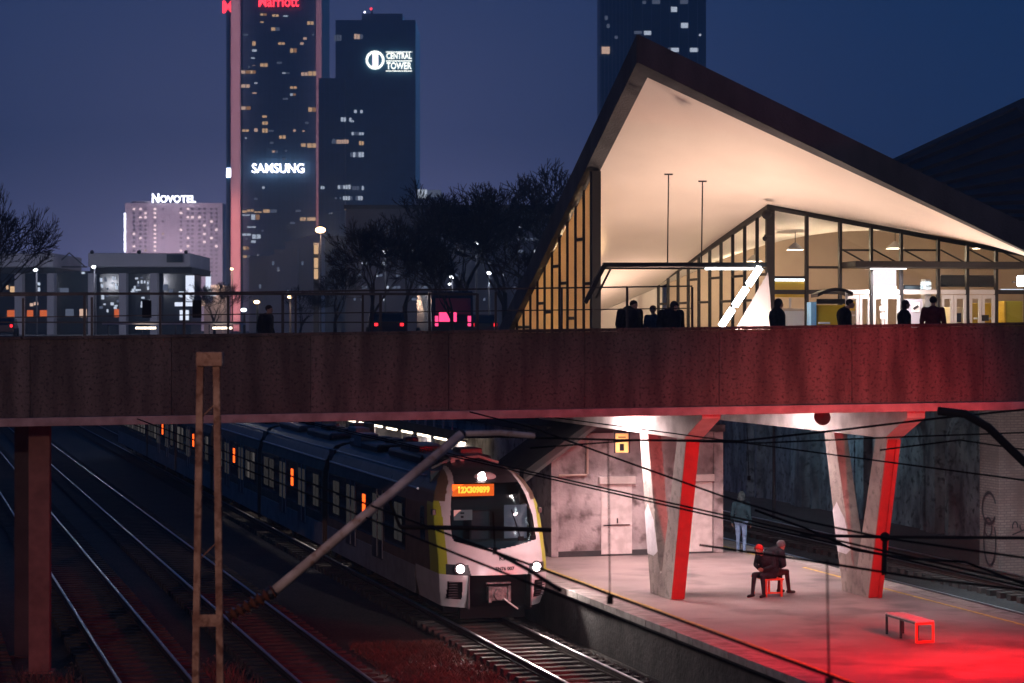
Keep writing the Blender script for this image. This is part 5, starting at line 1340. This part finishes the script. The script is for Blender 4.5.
L2 = [(111,309,118,317,'shop_orange'),(183,275,191.5,301,'shop_white'),(172,302,190,306,'shop_white'),(177,310,186,320,'shop_white'),(160,284,165,290,'win_dim'),(166,289,170,293,'win_dim'),(176,291,181,297,'win_white')]
for _ in range(48):
    px = rnd.choice((rnd.uniform(94, 118), rnd.uniform(127, 149))); py = 276+rnd.random()**1.3*34
    w_ = rnd.uniform(1, 3.2); L2.append((px, py, px+w_, py+rnd.uniform(1.2, 4), rnd.choice(('win_white', 'win_dim', 'win_white'))))
r, c, Z = portal('right grey portal building with glittering glass bays and a bright white panel', 88, 190, [(88, 94), (119, 126), (150, 157)], L2)
win(r, 'dark_sign', Z, c, 167, 254.5, 183, 262.5, 'dark_glass')
r, c = tower_root('low_link', 'dark glazed link with a light roof truss between the two grey portal buildings', 71, 245)
link('glass_wall', cbox(54, 88, 271, 245, c, 6), 'dark_glass', r); link('truss', MB().bar((cx_(55, 245, c), -.4, sy(267, 245, c)), (cx_(70, 245, c), -.4, sy(253, 245, c)), .12).bar((cx_(70, 245, c), -.4, sy(253, 245, c)), (cx_(86, 245, c), -.4, sy(267, 245, c)), .12).bar((cx_(54, 245, c), -.4, sy(267, 245, c)), (cx_(88, 245, c), -.4, sy(267, 245, c)), .15), 'dark_metal', r)
for a, b_, a1, b1, m in ((58, 288, 69, 294, 'win_dim'), (80, 309, 87, 317, 'win_peach'), (66, 309, 74, 316, 'win_dim'), (82, 272, 85, 274, 'win_white')): win(r, 'lit_window', 245, c, a, b_, a1, b1, m)
r, c = tower_root('white_kiosk_building', 'bright white lit low pavilion right of the grey portal buildings', 212, 300)
link('wall', cbox(204, 222, 285, 300, c, 8), 'grey_building', r); win(r, 'lit_panel', 300, c, 206, 274, 211, 296, 'shop_white'); win(r, 'lit_window', 300, c, 212, 292, 216, 296, 'win_white'); win(r, 'lit_window', 300, c, 200, 300, 205, 306, 'win_peach')
# tram shelter with lit edge, just over the parapet
Z = 110; r, c = tower_root('tram_shelter', 'long flat tram shelter with two lit strips just above the girder at left', 170, Z, 'shelter')
link('roof', cbox(102, 240, 321.5, Z, c, 2.4, 324.5), 'grey_building', r)
for px in (104, 138, 172, 206, 237): link('post', cbox(px, px+.8, 324.6, Z, c, .12, None, 1), 'dark_metal', r)
for a, b_ in ((136, 156), (213, 232)): win(r, 'light_strip', Z, c, a, 327, b_, 329, 'tube_warm', 0)
# street lamps
def street_lamp(px, py, Z, m, label, r_=.35, pw=0):
    c = P(px, py, Z); c.z = ZL; r = thing('street_lamp', label, 'street lamp', c, 0, 'street lamps in the city behind')
    h = CH-(py-HY)/F*Z-ZL
    link('pole', MB().tube([(0, .3, 0), (0, .3, h+.1)], [.12, .07], 8), 'dark_metal', r); link('arm', MB().bar((0, .3, h+.1), (0, -.3, h+.12), .08), 'dark_metal', r)
    link('lamp_head', MB().ball((0, -.2, h), r_, 10, 6, (1, 1, .6)), m, r)
    if pw: lamp('lamp_light', 'POINT', c+Vector((0, -1.2, h-.5)), pw, (1, .62, .4) if m == 'lamp_head' else (.86, .88, 1), r, .3)
street_lamp(320.5, 230, 330, 'lamp_head', 'tall street lamp glowing orange beside the beige building', .75, 5000)
for px, py, Z, m, lb in ((452, 277, 190, 'lamp_white', 'white street lamp seen through the middle trees'), (489, 273, 210, 'lamp_white', 'white street lamp right of the middle trees'), (476.5, 243, 230, 'lamp_white', 'higher white street lamp between tree crowns'), (450, 284, 260, 'lamp_white', 'dimmer white street lamp under the other one'),
        (232, 269, 300, 'lamp_head', 'warm street lamp at the foot of the tall tower'), (257, 302, 170, 'lamp_head', 'small warm lamp above the railing below the beige building'), (290, 297, 200, 'lamp_head', 'small warm lamp right of the beige building'), (244, 310, 170, 'lamp_white', 'small white lamp behind the railing'), (94, 267, 222, 'lamp_white', 'small white lamp at the corner of the right portal building'), (36, 270, 222, 'lamp_white', 'added white lamp brightening the left portal building'), (385, 252, 240, 'lamp_white', 'pale lamp left of the middle trees')):  # the lamp by the left portal building is added to brighten its front
    street_lamp(px, py, Z, m, lb, .22, {452: 900, 489: 1000, 476.5: 900, 232: 2500, 94: 1300, 385: 1000, 290: 900, 36: 1000}.get(px, 0))

for k, (x, y, w_, lb) in enumerate(((-21, -9, 16000, 'tall street lamp on the viaduct left of the camera'), (19, -9, 2500, 'tall street lamp on the viaduct right of the camera'))):
    r = thing('street_lamp', lb, 'street lamp', (x, y-1.2, ZL), 0, 'street lamps on the near viaduct')
    link('pole', MB().tube([(0, 0, 0), (0, 0, 8), (0, .2, 8.6), (0, 1.1, 8.8)], [.1, .07, .06, .05], 8), 'dark_metal', r)
    link('lamp_head', MB().box(-.15, .15, .8, 1.5, 8.72, 8.84), 'lamp_head', r)
    lamp('street_light', 'SPOT', (x, y, ZL+8.6), w_, (1, .60, .50), r, .3, aim=(x*.1, 52, 4), spot=75, blend=.8)
# cars and a bus on the street behind the railing
def car(px, Z, label, body=(.03, .035, .05), bus=False):
    c = P(px, 330, Z); c.z = ZL; r = thing('bus' if bus else 'parked_car', label, 'bus' if bus else 'car', c, R(8))
    h = 2.7 if bus else 1.45; w = 1.2 if bus else .9; L = 9 if bus else 4.2
    prof = [(0, .3), (0, .95), (.5, h*.98 if bus else 1.0), (1.0 if not bus else .6, h), (L*.62 if not bus else L-.2, h), (L*.8 if not bus else L, .95), (L, .8), (L, .3)]
    ry = Matrix(((0, 1, 0, 0), (1, 0, 0, 0), (0, 0, 1, 0), (0, 0, 0, 1)))
    link('body', MB(ry).prism(prof, -w, w), 'car_paint', r, bevel=.05)
    link('rear_window', MB().add([(-w*.8, .08, 1.05), (w*.8, .08, 1.05), (w*.75, .42, h*.93), (-w*.75, .42, h*.93)], [(0, 1, 2, 3)], Matrix.Translation((0, -.06, 0))), 'dark_glass', r)
    for s in (-1, 1):
        link('tail_light', MB().box(s*w*.78-.09, s*w*.78+.09, -.05, .0, .72, .92 if not bus else 1.3), 'tail_pink' if bus else 'tail_red', r)
        for y in (.8, L-.9): link('wheel', MB(Matrix.Translation((s*w, y, .33)) @ Matrix.Rotation(R(90), 4, 'Y')).lathe([(.33, -.1), (.33, .1), (.2, .11), (.2, -.11)], (0, 0, 0), 16), 'tyre', r)
    if bus: link('lit_rear_panel', MB().box(-1.0, 1.0, -.04, -.01, 1.4, 2.3), mat('bus_rear', (.5, .04, .1), .5), r); link('lit_window', MB().box(-.8, .2, -.05, -.041, .95, 1.5), 'tail_pink', r)
car(389, 120, 'dark car with a red tail light behind the railing, left of the bus')
car(453, 125, 'bus with a pink glowing rear behind the bare trees', bus=True)
car(484, 135, 'dark car with red tail lights right of the bus, nearer to the roof')
car(2, 170, 'dark car at the far left behind the railing')

# bare trees
def tree_mesh(seed, H, spread, levels=6):
    rn = random.Random(seed); tr = MB(); cr = MB()
    def grow(p, d, L, rad, lev):
        n = 3; pts = [p]; q = Vector(p); dd = Vector(d)
        for i in range(n):
            dd = (dd+Vector((rn.gauss(0, .13), rn.gauss(0, .13), rn.gauss(.05, .07)))).normalized(); q = q+dd*L/n; pts.append(q.copy())
        e_ = rad*.62
        (tr if lev < 2 else cr).tube(pts, [rad, rad*.88, rad*.76, e_], 7 if lev < 2 else 3, cap=False)
        if lev >= levels: return
        kids = 2 if lev == 0 else rn.choice((2, 3, 3))
        if lev == 0: kids = 4
        for k in range(kids):
            ax = Vector((rn.gauss(0, 1), rn.gauss(0, 1), rn.gauss(0, .4))); ax = (ax-dd*ax.dot(dd)); ax.normalize()
            ang = rn.uniform(.25, .75)*spread*(1 if k else .6)
            nd = (dd*math.cos(ang)+ax*math.sin(ang)).normalized()
            grow(pts[-1] if k < 2 else pts[-2], nd, L*rn.uniform(.66, .86), max(.024, e_*rn.uniform(.62, .88)), lev+1)
    grow(Vector((0, 0, 0)), Vector((0, 0, 1)), H*.26, H*.022, 0)
    return tr, cr
protos = []
for sd in (4, 9, 15):
    tr, cr = tree_mesh(sd, 10, 1.05, 7)
    zmax = max(v.z for v in cr.v)
    protos.append((tr, cr, zmax))
TREES = [(-4, 182, 105, 0, .72, 'bare tree at the left edge in front of the portal building'), (-22, 200, 112, 1, 1.1, 'bare tree half outside the left edge'),
    (372, 214, 120, 1, 1.1, 'leftmost bare tree of the dark row in front of the emblem tower'), (405, 226, 135, 2, 1.2, 'low bare tree second from left in the dark row'), (438, 196, 150, 0, 1.1, 'bare tree below the small pale block'),
    (470, 176, 160, 1, 1.2, 'tall bare tree in the middle of the row with its top above the long roof'), (505, 182, 150, 2, 1.1, 'bare tree right of the middle of the row'), (535, 172, 165, 0, 1.15, 'bare tree at the right end of the row, beside the roof edge'), (555, 160, 175, 2, 1.1, 'bare tree rising right behind the roof edge'),
    (452, 240, 115, 2, 1.2, 'low near bare tree in front of the bus'), (520, 238, 112, 0, 1.2, 'low near bare tree next to the roof foot'), (335, 262, 125, 2, 1.2, 'small bare tree between the street lamp and the row'), (300, 284, 160, 0, 1.3, 'small bare tree in front of the beige building'), (215, 280, 190, 1, 1.4, 'small bare tree at the foot of the hotel slab')]
done = {}
for px, top, Z, k, wide, lb in TREES:
    c = P(px, 330, Z); c.z = ZL; h = CH-(top-HY)/F*Z-ZL
    r = thing('bare_tree', lb, 'tree', c, rnd.uniform(0, 6.28), 'bare winter trees'); s = h/protos[k][2]; r.scale = (s*wide*.9, s*wide*.9, s)
    if k in done:
        for src in done[k]: o = src.copy(); COL.objects.link(o); o.parent = r
    else: done[k] = (link('trunk', protos[k][0], 'bark', r, smooth=True, fixn=False), link('crown', protos[k][1], 'twig', r, fixn=False))

# ================================================================== SKY, LIGHT, RENDER
W_ = bpy.data.worlds.new('World'); S.world = W_; W_.use_nodes = True
nt = W_.node_tree; N = nt.nodes; L = nt.links; N.clear()
out = N.new('ShaderNodeOutputWorld'); add = N.new('ShaderNodeAddShader'); L.new(add.outputs[0], out.inputs[0])
sky = N.new('ShaderNodeTexSky'); sky.sky_type = 'NISHITA'; sky.sun_disc = False; sky.sun_elevation = R(-4); sky.sun_rotation = R(-24)
b1 = N.new('ShaderNodeBackground'); b1.inputs[1].default_value = .02; L.new(sky.outputs[0], b1.inputs[0]); L.new(b1.outputs[0], add.inputs[0])
b2 = N.new('ShaderNodeBackground'); L.new(b2.outputs[0], add.inputs[1]); b2.inputs[1].default_value = 1.4
tc = N.new('ShaderNodeTexCoord'); sp_ = N.new('ShaderNodeSeparateXYZ'); L.new(tc.outputs['Generated'], sp_.inputs[0])
def mth(op, a, b=None):
    n_ = N.new('ShaderNodeMath'); n_.operation = op
    for i, v in enumerate((a, b)):
        if v is None: continue
        if isinstance(v, (int, float)): n_.inputs[i].default_value = v
        else: L.new(v, n_.inputs[i])
    return n_.outputs[0]
az = mth('ARCTAN2', sp_.outputs[0], sp_.outputs[1])                    # 0 straight ahead, negative to the left
el2 = mth('ARCSINE', sp_.outputs[2])
dx = mth('MULTIPLY', mth('ADD', az, .11), 5.2)
g1 = mth('POWER', 2.718, mth('MULTIPLY', mth('MULTIPLY', dx, dx), -1.))
g2 = mth('POWER', 2.718, mth('MULTIPLY', mth('ABSOLUTE', el2, 0), -17.))
glow = mth('MULTIPLY', mth('ADD', mth('MULTIPLY', g1, 1.05), .10), g2)
mixc = N.new('ShaderNodeMix'); mixc.data_type = 'RGBA'; mixc.clamp_factor = True
mixc.inputs[6].default_value = (.0004, .0155, .062, 1); mixc.inputs[7].default_value = (.42, .40, .80, 1)
nz = N.new('ShaderNodeTexNoise'); nz.inputs['Scale'].default_value = 5; nz.inputs['Detail'].default_value = 4; L.new(tc.outputs['Generated'], nz.inputs[0])
gl2 = mth('MULTIPLY', glow, mth('ADD', mth('MULTIPLY', nz.outputs[0], .5), .75))
L.new(gl2, mixc.inputs[0]); L.new(mixc.outputs[2], b2.inputs[0])
hz = MB().box(-2600, 2600, -150, 2600, -1.4, 240)
HZ = bpy.data.materials.new('haze'); HZ.use_nodes = True; HZ.node_tree.nodes.clear()
ho = HZ.node_tree.nodes.new('ShaderNodeOutputMaterial'); hv = HZ.node_tree.nodes.new('ShaderNodeVolumePrincipled')
hv.inputs['Color'].default_value = (.66, .84, 1, 1); hv.inputs['Density'].default_value = .0007; hv.inputs['Anisotropy'].default_value = .2
HZ.node_tree.links.new(hv.outputs[0], ho.inputs['Volume'])
ho_ = link('haze', hz, HZ); ho_['kind'] = 'stuff'
sun = bpy.data.lights.new('sun', 'SUN'); sun.energy = .34; sun.color = (.15, .42, 1); sun.angle = R(25)
so_ = bpy.data.objects.new('sun', sun); COL.objects.link(so_); so_.rotation_euler = Vector((-.22, -.8, -.16)).to_track_quat('-Z', 'Y').to_euler()
S.view_settings.view_transform = 'Standard'; S.view_settings.look = 'None'; S.view_settings.exposure = .25; S.view_settings.gamma = 1; S.view_settings.use_curve_mapping = False
S.render.engine = 'CYCLES'; cy = S.cycles
cy.use_denoising = True; cy.volume_bounces = 0; cy.max_bounces = 5; cy.diffuse_bounces = 3; cy.glossy_bounces = 3; cy.transparent_max_bounces = 12; cy.sample_clamp_indirect = 4; cy.use_light_tree = True
cy.caustics_reflective = False; cy.caustics_refractive = False
